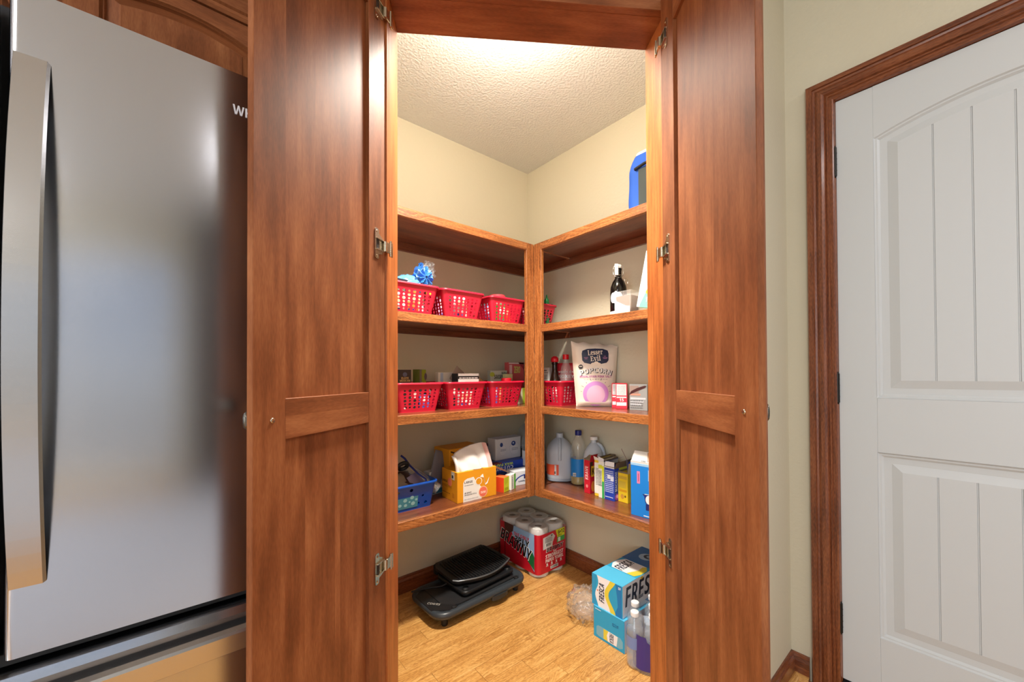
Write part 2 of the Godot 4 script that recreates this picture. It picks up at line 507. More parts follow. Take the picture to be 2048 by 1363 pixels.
func shell() -> void:
	var wm := wall_mat()
	var g := G()
	g.box(V(-2.55, 1.36, -0.06), V(5.34, 2.92, 0.12))
	structure("wall_left", g, wm, "cream painted wall behind the left pantry shelves and the refrigerator", "wall")
	g = G()
	var d0 := 1.567; var d1 := 2.40; var dh := 2.052
	g.box(V(0.06, 1.36, (d0 - 0.12) / 2), V(0.12, 2.92, d0 + 0.12))
	g.box(V(0.06, 1.36, (d1 + 5.3) / 2), V(0.12, 2.92, 5.3 - d1))
	g.box(V(0.06, (dh + 2.82) / 2, (d0 + d1) / 2), V(0.12, 2.82 - dh, d1 - d0))
	g.box(V(0.06, -0.05, (d0 + d1) / 2), V(0.12, 0.1, d1 - d0))
	structure("wall_right", g, wm, "cream painted wall behind the right pantry shelves and round the white door", "wall")
	g = G()
	g.box(V(-0.31, 1.36, 1.38), V(0.62, 2.72, 0.10))
	structure("wall_return", g, wm, "short cream wall between the pantry cabinet and the white door", "wall")
	g = G()
	g.box(V(-1.40, 1.36, 0.42), V(0.05, 2.72, 0.84))
	structure("wall_side", g, wm, "narrow cream partition between pantry and refrigerator", "wall")
	# above the cabinet's face, along the diagonal
	g = G()
	g.prism(PackedVector2Array([Vector2(-1.425, 0.888), Vector2(-0.65, 1.43), Vector2(-0.60, 1.34), Vector2(-1.37, 0.80)]), -2.18, -2.72, Transform3D(Basis.from_euler(V(PI / 2, 0, 0)), Vector3.ZERO))
	structure("wall_front", g, wm, "cream wall above the pantry cabinet header", "wall")
	g = G()
	g.prism(PackedVector2Array([Vector2(-1.38, 0.0), Vector2(0.0, 0.0), Vector2(0.0, 1.34), Vector2(-0.60, 1.34), Vector2(-1.38, 0.80)]), -2.415, -2.47, Transform3D(Basis.from_euler(V(PI / 2, 0, 0)), Vector3.ZERO))
	structure("ceiling", g, bumpy("ceiling", Color8(226, 226, 222), 0.85, 0.05, 3.0, 2.6, 3), "white textured pantry ceiling", "ceiling")
	g = G()
	g.box(V(-2.55, 2.77, 2.59), V(5.34, 0.1, 5.42))
	structure("ceiling", g, bumpy("ceiling", Color8(226, 226, 222), 0.85, 0.05, 3.0, 2.6, 3), "white kitchen ceiling above the viewer", "ceiling")
	g = G()
	g.box(V(-2.55, -0.07, 2.59), V(5.34, 0.11, 5.42), 0.0, 0)
	structure("floor", g, W.oak, "honey oak strip floor of the pantry and kitchen", "floor")
	baseboard("baseboard_left", [V(-1.37, 0, 0.0), V(0, 0, 0.0)], Vector3.BACK, "dark stained baseboard along the left pantry wall")
	baseboard("baseboard_right", [V(0, 0, 0.0), V(0, 0, 1.33)], Vector3.LEFT, "dark stained baseboard along the right pantry wall")
	baseboard("baseboard_return", [V(-0.58, 0, 1.43), V(0, 0, 1.43)], Vector3.BACK, "dark stained baseboard below the short wall by the white door", true)
	baseboard("baseboard_door", [V(0, 0, 1.43), V(0, 0, 1.487)], Vector3.LEFT, "short piece of dark baseboard beside the door casing", true)
	# door casing: a moulded profile, mitred at the corner
	var prof := [[0.0, 0.012], [0.004, 0.02], [0.02, 0.022], [0.022, 0.017], [0.028, 0.016], [0.036, 0.021], [0.046, 0.0225], [0.053, 0.018], [0.056, 0.013], [0.06, 0.0155], [0.064, 0.016], [0.066, 0.012], [0.071, 0.013], [0.075, 0.0135], [0.0785, 0.011], [0.082, 0.0]]
	g = G()
	var zo := 1.577 - 0.082; var yo := 2.1195; var ze := 2.39 + 0.082
	for k in prof.size() - 1:
		var a = prof[k]; var b = prof[k + 1]
		var hint := V(-1, 0, 0)
		g.quad(V(-a[1], 0.0, zo + a[0]), V(-a[1], yo - a[0], zo + a[0]), V(-b[1], yo - b[0], zo + b[0]), V(-b[1], 0.0, zo + b[0]), hint)
		g.quad(V(-a[1], yo - a[0], zo + a[0]), V(-a[1], yo - a[0], ze - a[0]), V(-b[1], yo - b[0], ze - b[0]), V(-b[1], yo - b[0], zo + b[0]), hint)
		g.quad(V(-a[1], 0.0, ze - a[0]), V(-a[1], yo - a[0], ze - a[0]), V(-b[1], yo - b[0], ze - b[0]), V(-b[1], 0.0, ze - b[0]), hint)
	g.quad(V(0, 0, zo), V(0, yo, zo), V(-0.012, yo, zo), V(-0.012, 0, zo), V(0, 0, -1))
	g.quad(V(0, yo, zo), V(0, yo, ze), V(-0.012, yo, ze), V(-0.012, yo, zo), V(0, 1, 0))
	g.quad(V(0, 0, ze), V(0, yo, ze), V(-0.012, yo, ze), V(-0.012, 0, ze), V(0, 0, 1))
	# the jamb behind it
	g.box(V(0.06, 1.02, 1.571), V(0.121, 2.04, 0.008), 0.0, 1)
	g.box(V(0.06, 1.02, 2.394), V(0.121, 2.04, 0.008), 0.0, 1)
	g.box(V(0.06, 2.045, 1.98), V(0.121, 0.014, 0.84), 0.0, 2)
	structure("trim_1", g, W.trim, "dark stained moulded wooden casing round the white door", "trim")
	g = G()
	g.box(V(0.05, 0.028, 1.98), V(0.12, 0.056, 0.81), 0.004)
	structure("trim_2", g, rgb(40, 36, 33, 0.5), "dark threshold under the white door", "trim")

func baseboard(called: String, run: Array, out: Vector3, label: String, shoe := false) -> void:
	var g := G()
	var d: Vector3 = (run[1] - run[0]).normalized()
	var prof := [[0.0, 0.083], [0.005, 0.083], [0.007, 0.078], [0.008, 0.07], [0.0125, 0.064], [0.014, 0.06], [0.014, 0.0]]
	var l: float = run[0].distance_to(run[1])
	for k in prof.size() - 1:
		var a = prof[k]; var b = prof[k + 1]
		var p: Vector3 = run[0] + out * a[0] + Vector3.UP * a[1]; var q: Vector3 = run[0] + out * b[0] + Vector3.UP * b[1]
		g.quad(p, p + d * l, q + d * l, q, out + Vector3.UP)
	for e in [0, 1]:
		for k in range(1, prof.size() - 1):
			var p: Vector3 = run[e]
			g.flat([p, p + out * prof[k][0] + Vector3.UP * prof[k][1], p + out * prof[k + 1][0] + Vector3.UP * prof[k + 1][1]], d * (1 if e else -1), [Vector2.ZERO, Vector2.ZERO, Vector2.ZERO])
	var o := structure(called, g, W.trim, label, "baseboard")
	if shoe:
		g = G()
		for k in 6:
			var a0 := PI / 2 * k / 6; var a1 := PI / 2 * (k + 1) / 6
			var p: Vector3 = run[0] + out * (0.014 + 0.018 * cos(a0)) + Vector3.UP * 0.018 * sin(a0)
			var q: Vector3 = run[0] + out * (0.014 + 0.018 * cos(a1)) + Vector3.UP * 0.018 * sin(a1)
			g.quad(p, p + d * l, q + d * l, q, out + Vector3.UP)
		part("shoe_moulding", g, W.oak, o)

func floor_planks() -> void:
	var fl := get_node("floor")
	var w := 0.0825
	for r in 22:
		var x := -1.47 - rng.randf() * 0.7
		while x < 0.0:
			var l := rng.randf_range(0.5, 1.2)
			var a := maxf(x, -1.47); var b := minf(x + l, 0.0)
			if x + l > -0.25: b = 0.0
			if b - a > 0.02:
				var g := G()
				var z := r * w
				g.box(V((a + b) / 2, -0.0065, z + w / 2), V(b - a - 0.0008, 0.013, w - 0.0008), 0.0007, 0)
				part("plank", g, W.oak, fl)
			x += l
			if b >= 0.0: break

func white_door() -> void:
	var t := Node3D.new()
	t.name = "door_1"
	add_child(t)
	t.position = V(0.0, 0.064, 1.577); t.rotation_degrees.y = -90
	tag(t, "white interior door with arched plank panels and black hinges", "door", "", "structure")
	var m := rgb(205, 208, 208, 0.42)
	var Wd := 0.81; var H := 1.971
	var g := G()
	g.box(V(Wd / 2, H / 2, -0.022), V(Wd, H, 0.024))        # the sunk level, 10 mm behind the face
	part("slab", g, m, t)
	var c := 0.095                                                # stile width
	# stiles
	for x in [0.0, Wd - c]:
		g = G()
		g.box(V(x + c / 2, H / 2, -0.01), V(c, H, 0.02), 0.001, 1)
		part("stile", g, m, t)
	var arch := func(x: float, base: float, rise: float, half: float) -> float:
		var q: float = (x - Wd / 2) / half
		return base + rise * (1.0 - q * q)
	# rails; the top one is cut to an arch
	g = G()
	g.box(V(Wd / 2, 0.092, -0.01), V(Wd - 2 * c, 0.184, 0.02), 0.001)
	part("rail", g, m, t)
	g = G()
	g.box(V(Wd / 2, (0.779 + 0.955) / 2, -0.01), V(Wd - 2 * c, 0.176, 0.02), 0.001)
	part("rail", g, m, t)
	g = G()
	var pl := PackedVector2Array([Vector2(c, H), Vector2(c, 1.801)])
	for k in range(1, 24): pl.append(Vector2(c + (Wd - 2 * c) * k / 24.0, arch.call(c + (Wd - 2 * c) * k / 24.0, 1.801, 0.058, 0.31)))
	pl.append(Vector2(Wd - c, 1.801)); pl.append(Vector2(Wd - c, H))
	g.prism(pl, -0.02, 0.0)
	part("rail", g, m, t)
	# sticking: a two-step moulding round each opening, then the raised panel of four planks
	for pn in [[0.184, 0.779, false], [0.955, 1.801, true]]:
		var y0: float = pn[0]; var y1: float = pn[1]; var arched: bool = pn[2]
		var ring := func(ins: float, dep: float) -> Array:
			var p := [V(c + ins, y0 + ins, -dep), V(Wd - c - ins, y0 + ins, -dep)]
			for k in 25:
				var x := Wd - c - ins - (Wd - 2 * c - 2 * ins) * k / 24.0
				p.append(V(x, (arch.call(x, y1, 0.058, 0.31) if arched else y1) - ins, -dep))
			return p
		var loops := [[0.0, 0.0], [0.004, 0.0045], [0.008, 0.0045], [0.014, 0.0098]]
		g = G()
		for k in loops.size() - 1:
			var A: Array = ring.call(loops[k][0], loops[k][1]); var B: Array = ring.call(loops[k + 1][0], loops[k + 1][1])
			for i in A.size():
				var j := (i + 1) % A.size()
				g.quad(A[i], A[j], B[j], B[i], V(0, 0, 1))
		part("moulding", g, m, t)
		g = G()
		var A2: Array = ring.call(0.032, 0.0098); var B2: Array = ring.call(0.056, 0.003)
		for i in A2.size():
			var j := (i + 1) % A2.size()
			g.quad(A2[i], A2[j], B2[j], B2[i], V(0, 0, 1))
		part("panel_bevel", g, m, t)
		var cuts := [c + 0.056, 0.226, 0.302, 0.379, 0.431, 0.508, 0.584, Wd - c - 0.056]
		cuts = [c + 0.056, 0.226, 0.302, 0.379, 0.456, 0.533, 0.609, Wd - c - 0.056]
		for i in cuts.size() - 1:
			g = G()
			var xa: float = cuts[i] + (0.0 if i == 0 else 0.002); var xb: float = cuts[i + 1] - (0.0 if i == cuts.size() - 2 else 0.002)
			var q := PackedVector2Array([Vector2(xa, y0 + 0.056), Vector2(xb, y0 + 0.056)])
			for k in 5:
				var x := xb + (xa - xb) * k / 4.0
				q.append(Vector2(x, (arch.call(x, y1, 0.058, 0.31) if arched else y1) - 0.056))
			g.prism(q, -0.0098, -0.003)
			part("plank", g, m, t)
			if i > 0:
				g = G()
				var top: float = (arch.call(cuts[i], y1, 0.058, 0.31) if arched else y1) - 0.056
				g.tube([V(cuts[i], y0 + 0.055, -0.0065), V(cuts[i], top, -0.0065)], 0.0024, 8)
				part("bead", g, m, t)
	var hm := rgb(38, 35, 32, 0.4, 0.6)
	for y in [0.204, 0.985, 1.762]:
		g = G()
		g.tube([V(-0.0035, y - 0.049, 0.004), V(-0.0035, y + 0.049, 0.004)], 0.0065, 12)
		for q in [-0.03, -0.01, 0.01, 0.03]: g.tube([V(-0.0035, y + q - 0.0005, 0.004), V(-0.0035, y + q + 0.0005, 0.004)], 0.0072, 12)
		g.lathe([[0.0, -0.056], [0.004, -0.055], [0.005, -0.05], [0.0062, -0.048]], 12, Transform3D(Basis(), V(-0.0035, y, 0.004)))
		g.lathe([[0.0062, 0.048], [0.005, 0.05], [0.004, 0.055], [0.0, 0.056]], 12, Transform3D(Basis(), V(-0.0035, y, 0.004)))
		part("hinge", g, hm, t, "black butt hinge")

# ---------------------------------------------------------------- pantry cabinet: face frame and two open doors
func cabinet_door(cab: Node3D, at: Vector3, yaw: float, w: float, s_in: float, s_out: float, face_z: float, screw: Vector2, hinges: Array, label: String, kn := 0.9) -> void:
	# the door's hinge edge stands at x = 0; its inner face, the one we see, is z = 0 towards face_z
	var d := Node3D.new()
	d.name = "door"
	cab.add_child(d, true)
	d.position = at; d.rotation_degrees.y = yaw
	d.set_meta("label", label)
	var y0 := 0.03; var y1 := 2.085; var th := 0.02
	var zc := -face_z * th / 2
	for s in [[0.0, s_in], [w - s_out, w]]:
		var g := G()
		if s[1] < w: g.box(V((s[0] + s[1]) / 2, (y0 + y1) / 2, zc), V(s[1] - s[0], y1 - y0, th), 0.001, 1)
		else:
			var pp := PackedVector2Array([Vector2(s[0], 0), Vector2(w - 0.001, 0), Vector2(w, -face_z * 0.001), Vector2(w, -face_z * 0.0105), Vector2(w - 0.004, -face_z * 0.0125), Vector2(w - 0.009, -face_z * 0.0185), Vector2(w - 0.012, -face_z * th), Vector2(s[0], -face_z * th)])
			g.prism(pp, -y0, -y1, Transform3D(Basis.from_euler(V(PI / 2, 0, 0)), Vector3.ZERO), false, 2)
		part("stile", g, W.door, d)
	for r in [[y0, 0.115], [0.992, 1.061], [1.962, y1]]:
		var g := G()
		g.box(V((s_in + w - s_out) / 2, (r[0] + r[1]) / 2, zc), V(w - s_in - s_out - 0.0004, r[1] - r[0], th - 0.0004), 0.0008, 0)
		part("rail", g, W.door, d)
	for r in [[0.115, 0.992], [1.061, 1.962]]:
		var n := 3
		var g := G()
		var xx := s_in - 0.008
		var cuts := [0.38, 0.66, 1.0]
		var full := w - s_in - s_out + 0.016
		for k in n:
			g.off = Vector2(rng.randf() * 2.2, rng.randf() * 0.3)
			var xe: float = s_in - 0.008 + full * cuts[k]
			g.box(V((xx + xe) / 2, (r[0] + r[1]) / 2, -face_z * 0.011), V(xe - xx, r[1] - r[0] + 0.016, 0.006), 0.0, 1)
			xx = xe
		part("panel", g, W.door, d)
	var steel := mat(Color(0.78, 0.74, 0.66), 0.22, 1.0)
	var g2 := G()
	g2.lathe([[0.0, 0.0022], [0.003, 0.002], [0.0042, 0.001], [0.0044, 0.0]], 14, Transform3D(Basis.from_euler(V(PI / 2 * face_z, 0, 0)), V(screw.x, screw.y, 0)))
	g2.box(V(screw.x, screw.y, face_z * 0.0022), V(0.005, 0.001, 0.0006))
	part("screw", g2, steel, d)
	# the knob outside
	g2 = G()
	var o := -face_z
	var xk := Transform3D(Basis.from_euler(V(PI / 2 * o, 0, 0)).scaled(V(1, 1, 1)) * Basis.from_scale(V(1, kn, 1)), V(screw.x, screw.y, o * th))
	g2.lathe([[0.0, 0.0], [0.009, 0.0], [0.007, 0.006], [0.006, 0.014], [0.010, 0.019], [0.0145, 0.022], [0.0148, 0.026], [0.010, 0.029], [0.0, 0.03]], 20, xk, 4.0)
	part("knob", g2, mat(Color(0.42, 0.4, 0.37), 0.25, 1.0), d)
	for y in hinges:
		var h := G()
		# plate screwed to the door, with two ears and a hollow cup between
		var pl := PackedVector2Array()
		for p in [[0.046, 0.033], [0.043, 0.036], [0.034, 0.036], [0.031, 0.032], [0.031, 0.025], [0.014, 0.017], [0.014, -0.02], [0.031, -0.024], [0.031, -0.033], [0.034, -0.036], [0.043, -0.036], [0.046, -0.033]]:
			pl.append(Vector2(p[0], y + p[1]))
		h.prism(pl, face_z * 0.0, face_z * 0.0022)
		h.box(V(0.028, y + 0.012, face_z * 0.004), V(0.03, 0.003, 0.005), 0.0006)
		h.box(V(0.028, y - 0.014, face_z * 0.004), V(0.03, 0.003, 0.005), 0.0006)
		for q in [-0.029, 0.029]:
			h.lathe([[0.0, 0.0012], [0.0025, 0.001], [0.0035, 0.0]], 10, Transform3D(Basis.from_euler(V(PI / 2 * face_z, 0, 0)), V(0.0385, y + q, face_z * 0.0022)))
		# knuckle, arm and the wrap-round clip on the jamb
		h.tube([V(0.012, y - 0.013, face_z * 0.007), V(0.012, y + 0.011, face_z * 0.007)], 0.0055, 10)
		h.box(V(0.002, y - 0.001, face_z * 0.009), V(0.018, 0.026, 0.005), 0.0012)
		h.box(V(-0.010, y - 0.002, face_z * 0.0095), V(0.012, 0.036, 0.004), 0.001)
		h.tube([V(-0.006, y - 0.02, face_z * 0.011), V(-0.006, y + 0.018, face_z * 0.011)], 0.0028, 8)
		part("hinge", h, steel, d, "nickel plated concealed hinge")
		h = G()
		h.box(V(0.036, y - 0.001, face_z * 0.0024), V(0.011, 0.022, 0.0006))
		part("hinge_cup", h, rgb(40, 32, 28, 0.6), d)

func pantry_cabinet() -> void:
	var cab := thing("pantry_cabinet", "reddish brown wooden pantry cabinet front with both tall shaker doors standing open", "cabinet", V(-1.34, 0, 0.947), -34.98)
	var x0 := 0.004; var x1 := 0.7248; var back := -0.1277
	for s in [[-0.062, x0], [x1, 0.842]]:
		var g := G()
		g.box(V((s[0] + s[1]) / 2, 1.09, -0.01), V(s[1] - s[0], 2.18, 0.02), 0.001, 1)
		part("stile", g, W.jamb, cab)
	for s in [[x0 - 0.018, x0], [x1, x1 + 0.018]]:
		var g := G()
		g.box(V((s[0] + s[1]) / 2, 1.04, (back - 0.0205) / 2), V(s[1] - s[0], 2.08, -back - 0.0205), 0.001, 1)
		part("jamb_board", g, W.jamb, cab)
	var g := G()
	g.box(V((x0 + x1) / 2, 2.12, -0.01), V(x1 - x0, 0.12, 0.0199), 0.001, 0)
	part("header_rail", g, W.door, cab)
	g = G()
	g.box(V((x0 + x1) / 2, 2.069, (back - 0.0205) / 2), V(x1 - x0, 0.0165, -back - 0.0205), 0.0006, 0)
	part("header_board", g, W.door, cab)
	# cornice over the frame, above the picture
	g = G()
	var cr := PackedVector2Array([Vector2(0, 2.18), Vector2(0.012, 2.18), Vector2(0.02, 2.2), Vector2(0.045, 2.235), Vector2(0.05, 2.26), Vector2(0, 2.26)])
	g.prism(cr, -0.062, 0.842, Transform3D(Basis(V(0, 0, 1), V(0, 1, 0), V(1, 0, 0)), V(0, 0, 0)))
	part("cornice", g, W.door, cab)
	cabinet_door(cab, V(0.0, 0, 0.0), -143.8 + 34.98, 0.3685, 0.068, 0.063, -1.0, Vector2(0.3315, 1.027), [0.645, 1.412, 1.985], "left door of the pantry cabinet, its inner face towards us")
	cabinet_door(cab, V(0.710, 0, 0.0), -131.5 + 34.98, 0.4095, 0.0805, 0.0695, 1.0, Vector2(0.3676, 1.036), [0.651, 1.416, 1.965], "right door of the pantry cabinet, its inner face towards us", 0.5)

# ---------------------------------------------------------------- shelving
const S1 := 1.790
const S2 := 1.360
const S3 := 0.934
const S4 := 0.502
const DL := 0.375
const DR := 0.30
func shelving() -> void:
	var lv := ["top", "second", "third", "bottom"]
	for k in 4:
		var y: float = [S1, S2, S3, S4][k]
		var a := thing("shelf", "brown wooden %s shelf along the left pantry wall" % lv[k], "shelf", V(-(1.375 + DR) / 2, y, 0.0), 0.0, "left pantry shelves")
		var ox := (1.375 + DR) / 2
		var g := G()
		g.box(V(ox - 0.6875, -0.0095, (DL - 0.019) / 2), V(1.375, 0.019, DL - 0.019), 0.0006, 0)
		part("board", g, W.shelf, a)
		g = G()
		g.box(V(0, -0.019, DL - 0.0095), V(1.375 - DR, 0.038, 0.019), 0.0016, 0)
		part("front_edge", g, W.edge, a)
		var ch := 0.04 if k == 0 else 0.031
		g = G()
		g.box(V(ox - 0.6875, -0.019 - ch / 2 - 0.0002, 0.0095), V(1.375, ch, 0.019), 0.0006, 0)
		part("cleat", g, W.shelf, a)
		g = G()
		g.box(V(ox - 0.0095, -0.019 - ch / 2 - 0.0002, (0.019 + DL) / 2), V(0.019, ch, DL - 0.0192), 0.0006, 2)
		part("cleat", g, W.shelf, a)
		a = thing("shelf", "brown wooden %s shelf along the right pantry wall" % lv[k], "shelf", V(0, y, (DL + 1.33) / 2), 0.0, "right pantry shelves")
		var oz := (DL + 1.33) / 2
		g = G()
		g.box(V(-(DR - 0.019) / 2, -0.0095, 0), V(DR - 0.019, 0.019, 1.33 - DL), 0.0006, 2)
		part("board", g, W.shelf, a)
		g = G()
		g.box(V(-DR + 0.0095, -0.019, 0), V(0.019, 0.038, 1.33 - DL), 0.0016, 2)
		part("front_edge", g, W.edge, a)
		g = G()
		g.box(V(-0.0095, -0.019 - ch / 2 - 0.0002, 0), V(0.019, ch, 1.33 - DL), 0.0006, 2)
		part("cleat", g, W.shelf, a)
	var y0 := S4 - 0.042; var y1 := S1
	var t := thing("shelf_post", "brown wooden corner post joining the shelf fronts from top to bottom", "post")
	var g := G()
	g.box(V(-0.3259, (y0 + y1) / 2, DL - 0.0095), V(0.053, y1 - y0, 0.0194), 0.0018, 1)
	part("post", g, W.edge, t)
	g = G()
	g.box(V(-DR + 0.0095, (y0 + y1) / 2, DL + 0.0275), V(0.0194, y1 - y0, 0.0552), 0.0018, 1)
	part("post", g, W.edge, t)

# ---------------------------------------------------------------- refrigerator and the cabinet over it
func steel_mat() -> StandardMaterial3D:
	if mats.has("steel"): return mats["steel"]
	var m := StandardMaterial3D.new()
	m.albedo_color = Color8(196, 197, 201); m.metallic = 1.0; m.roughness = 0.15
	var nt := NoiseTexture2D.new()
	nt.width = 1024; nt.height = 1024; nt.seamless = true; nt.as_normal_map = true; nt.bump_strength = 1.2
	nt.noise = noise(77, 0.2, 2)
	m.normal_enabled = true; m.normal_texture = nt; m.normal_scale = 0.1
	m.uv1_triplanar = true; m.uv1_scale = V(3.0, 90.0, 3.0)
	mats["steel"] = m
	return m
func rounded(w: float, d: float, r: float, bow := 0.0) -> PackedVector2Array:
	# a door's plan: flat back, rounded front corners; x 0..w, y 0 (back) .. d (front)
	var p := PackedVector2Array([Vector2(0, 0), Vector2(w, 0)])
	for k in 7:
		var a := PI / 2 * k / 6
		p.append(Vector2(w - r + r * cos(a), d - r + r * sin(a)))
	if bow > 0.0:
		for k in range(1, 12):
			var x := w - r - (w - 2 * r) * k / 12.0
			var q := (x - w / 2) / (w / 2 - r)
			p.append(Vector2(x, d + bow * (1 - q * q)))
	for k in 7:
		var a := PI / 2 + PI / 2 * k / 6
		p.append(Vector2(r + r * cos(a), d - r + r * sin(a)))
	return p
const LIE := Transform3D(Basis(Vector3(1, 0, 0), Vector3(0, 0, 1), Vector3(0, 1, 0)), Vector3.ZERO)   # plan (x, z), pushed along y
func refrigerator() -> void:
	var t := thing("refrigerator", "tall stainless steel refrigerator with a long flat door handle and a bottom freezer drawer", "refrigerator", V(-1.94, 0, 0.0))
	var st := steel_mat()
	var dk := rgb(44, 45, 48, 0.5)
	var g := G()
	g.box(V(0.0, 0.89, 0.435), V(0.91, 1.70, 0.75), 0.004)
	part("body", g, rgb(70, 71, 74, 0.5), t)
	g = G()
	g.box(V(0.0, 0.06, 0.80), V(0.88, 0.10, 0.02), 0.003)
	part("toe_grille", g, dk, t)
	for sx in [1.0, -1.0]:
		var d := Node3D.new()
		d.name = "door"
		t.add_child(d, true)
		d.position = V(0.0055 if sx > 0 else -0.4545 - 0.0055, 0.655, 0.815)
		if sx > 0: d.set_meta("label", "right steel door of the refrigerator with a long flat handle")
		g = G()
		g.prism(rounded(0.4545, 0.085, 0.012), 0.0, 1.072, LIE, true)
		part("panel", g, st, d)
		g = G()
		var hx := 0.006 if sx > 0 else 0.4545 - 0.046
		var rows := []
		for k in 33:
			var q := k / 32.0
			var y := 0.113 + 0.846 * q
			var z := 0.086 + 0.040 * (1.0 - pow(absf(q * 2 - 1), 2.1))
			var th := 0.009
			rows.append([V(hx, y, z), V(hx + 0.0025, y, z + th), V(hx + 0.0375, y, z + th), V(hx + 0.04, y, z), V(hx, y, z)])
		for k in 32:
			for j in 4:
				var hint: Vector3 = [V(-1, 0, 0.2), V(0, 0, 1), V(1, 0, 0.2), V(0, 0, -1)][j]
				var n0: Vector3 = (rows[k + 1][j] - rows[k][j]).cross(rows[k][j + 1] - rows[k][j]).normalized()
				if n0.dot(hint) < 0: n0 = -n0
				g.flat([rows[k][j], rows[k][j + 1], rows[k + 1][j + 1], rows[k + 1][j]], n0, [Vector2.ZERO, Vector2.ZERO, Vector2.ZERO, Vector2.ZERO])
		for e in [0, 32]: g.flat([rows[e][0], rows[e][1], rows[e][2], rows[e][3]], V(0, -1 if e == 0 else 1, 0), [Vector2.ZERO, Vector2.ZERO, Vector2.ZERO, Vector2.ZERO])
		part("handle", g, mat(Color8(200, 199, 198), 0.24, 1.0), d)
		for q in [0.125, 0.947]:
			g = G()
			g.box(V(hx + 0.02, q, 0.086), V(0.034, 0.022, 0.012), 0.002)
			part("handle_mount", g, dk, d)
		if sx > 0:
			var f := {o = V(0, 0, 0.0851), r = Vector3.RIGHT, u = Vector3.UP, w = 1.0, h = 1.0}
			txt(d, f, "WHIRLPOOL", 0.291, 0.986, 0.125, 0.019, rgb(236, 236, 240, 0.3), 2.0)
	# gap strip and the freezer drawer with its bar handle
	g = G()
	g.box(V(0.0, 0.645, 0.838), V(0.90, 0.02, 0.07), 0.001)
	part("gasket", g, rgb(18, 18, 19, 0.6), t)
	g = G()
	var plan := PackedVector2Array([Vector2(0.815, 0.09), Vector2(0.815, 0.630), Vector2(0.888, 0.630), Vector2(0.895, 0.626), Vector2(0.897, 0.620), Vector2(0.9, 0.61), Vector2(0.9, 0.095), Vector2(0.896, 0.09)])
	var side := Transform3D(Basis(V(0, 0, 1), V(0, 1, 0), V(1, 0, 0)), Vector3.ZERO)
	g.prism(plan, -0.455, 0.455, side)
	var dr := part("drawer", g, st, t)
	g = G()
	var hp := PackedVector2Array([Vector2(0.9, 0.6115), Vector2(0.915, 0.610), Vector2(0.935, 0.6065), Vector2(0.944, 0.602), Vector2(0.9465, 0.597), Vector2(0.944, 0.563), Vector2(0.940, 0.560), Vector2(0.933, 0.563), Vector2(0.931, 0.585), Vector2(0.9, 0.592)])
	g.prism(hp, -0.43, 0.43, side)
	part("handle", g, mat(Color8(200, 199, 198), 0.24, 1.0), dr)

func upper_cabinet() -> void:
	var t := thing("upper_cabinet", "reddish brown wall cabinet with arched raised panel doors above the refrigerator", "cabinet", V(-1.94, 1.76, 0.0))
	var g := G()
	g.box(V(0.0, 0.18, 0.30), V(0.985, 0.36, 0.596), 0.001)
	part("body", g, W.door, t)
	for sx in [1.0, -1.0]:
		var d := Node3D.new()
		d.name = "door"
		t.add_child(d, true)
		d.position = V(0.222 * sx, 0.02, 0.6)
		# x from -0.205 to 0.205; seen panel field from 0.10 - to + relative to the cabinet's middle
		var w := 0.41; var h := 0.265
		var xa := -0.149; var xb := 0.149
		var ar := func(x: float, y: float, ins: float) -> float: return y + 0.030 * (1.0 - pow(x / 0.15, 2.0)) - ins
		for s in [[-w / 2, xa], [xb, w / 2]]:
			g = G()
			g.box(V((s[0] + s[1]) / 2, h / 2, 0.01), V(s[1] - s[0], h, 0.02), 0.0015, 1)
			part("stile", g, W.door, d)
		g = G()
		g.box(V(0, 0.028, 0.01), V(xb - xa, 0.056, 0.02), 0.001, 0)
		part("rail", g, W.door, d)
		g = G()
		var pl := PackedVector2Array([Vector2(xa, h), Vector2(xa, 0.200)])
		for k in range(1, 20):
			var x := xa + (xb - xa) * k / 20.0
			pl.append(Vector2(x, ar.call(x, 0.200, 0.0)))
		pl.append(Vector2(xb, 0.200)); pl.append(Vector2(xb, h))
		g.prism(pl, 0.0, 0.02)
		part("rail", g, W.door, d)
		g = G()
		var ring := func(ins: float, z: float) -> Array:
			var p := [V(xa + ins, 0.056 + ins, z), V(xb - ins, 0.056 + ins, z)]
			for k in 21:
				var x := xb - ins - (xb - xa - 2 * ins) * k / 20.0
				p.append(V(x, ar.call(x, 0.200, ins), z))
			return p
		var steps := [[0.0, 0.02], [0.003, 0.014], [0.006, 0.0155], [0.009, 0.008], [0.031, 0.015], [0.033, 0.0165]]
		for k in steps.size() - 1:
			var A: Array = ring.call(steps[k][0], steps[k][1]); var B: Array = ring.call(steps[k + 1][0], steps[k + 1][1])
			for i in A.size(): g.quad(A[i], A[(i + 1) % A.size()], B[(i + 1) % A.size()], B[i], V(0, 0, 1))
		part("moulding", g, W.door, d)
		g = G()
		var f: Array = ring.call(0.033, 0.0)
		var fp := PackedVector2Array()
		for p in f: fp.append(Vector2(p.x, p.y))
		g.prism(fp, 0.006, 0.0165, Transform3D(), false, 1)
		part("panel", g, W.door, d)
	g = G()
	var cr := PackedVector2Array([Vector2(0.597, 0.29), Vector2(0.622, 0.29), Vector2(0.628, 0.297), Vector2(0.628, 0.305), Vector2(0.634, 0.309), Vector2(0.645, 0.33), Vector2(0.668, 0.352), Vector2(0.690, 0.365), Vector2(0.695, 0.385), Vector2(0.70, 0.40), Vector2(0.597, 0.40)])
	g.prism(cr, -0.50, 0.49, Transform3D(Basis(V(0, 0, 1), V(0, 1, 0), V(1, 0, 0)), Vector3.ZERO))
	part("cornice", g, W.door, t)

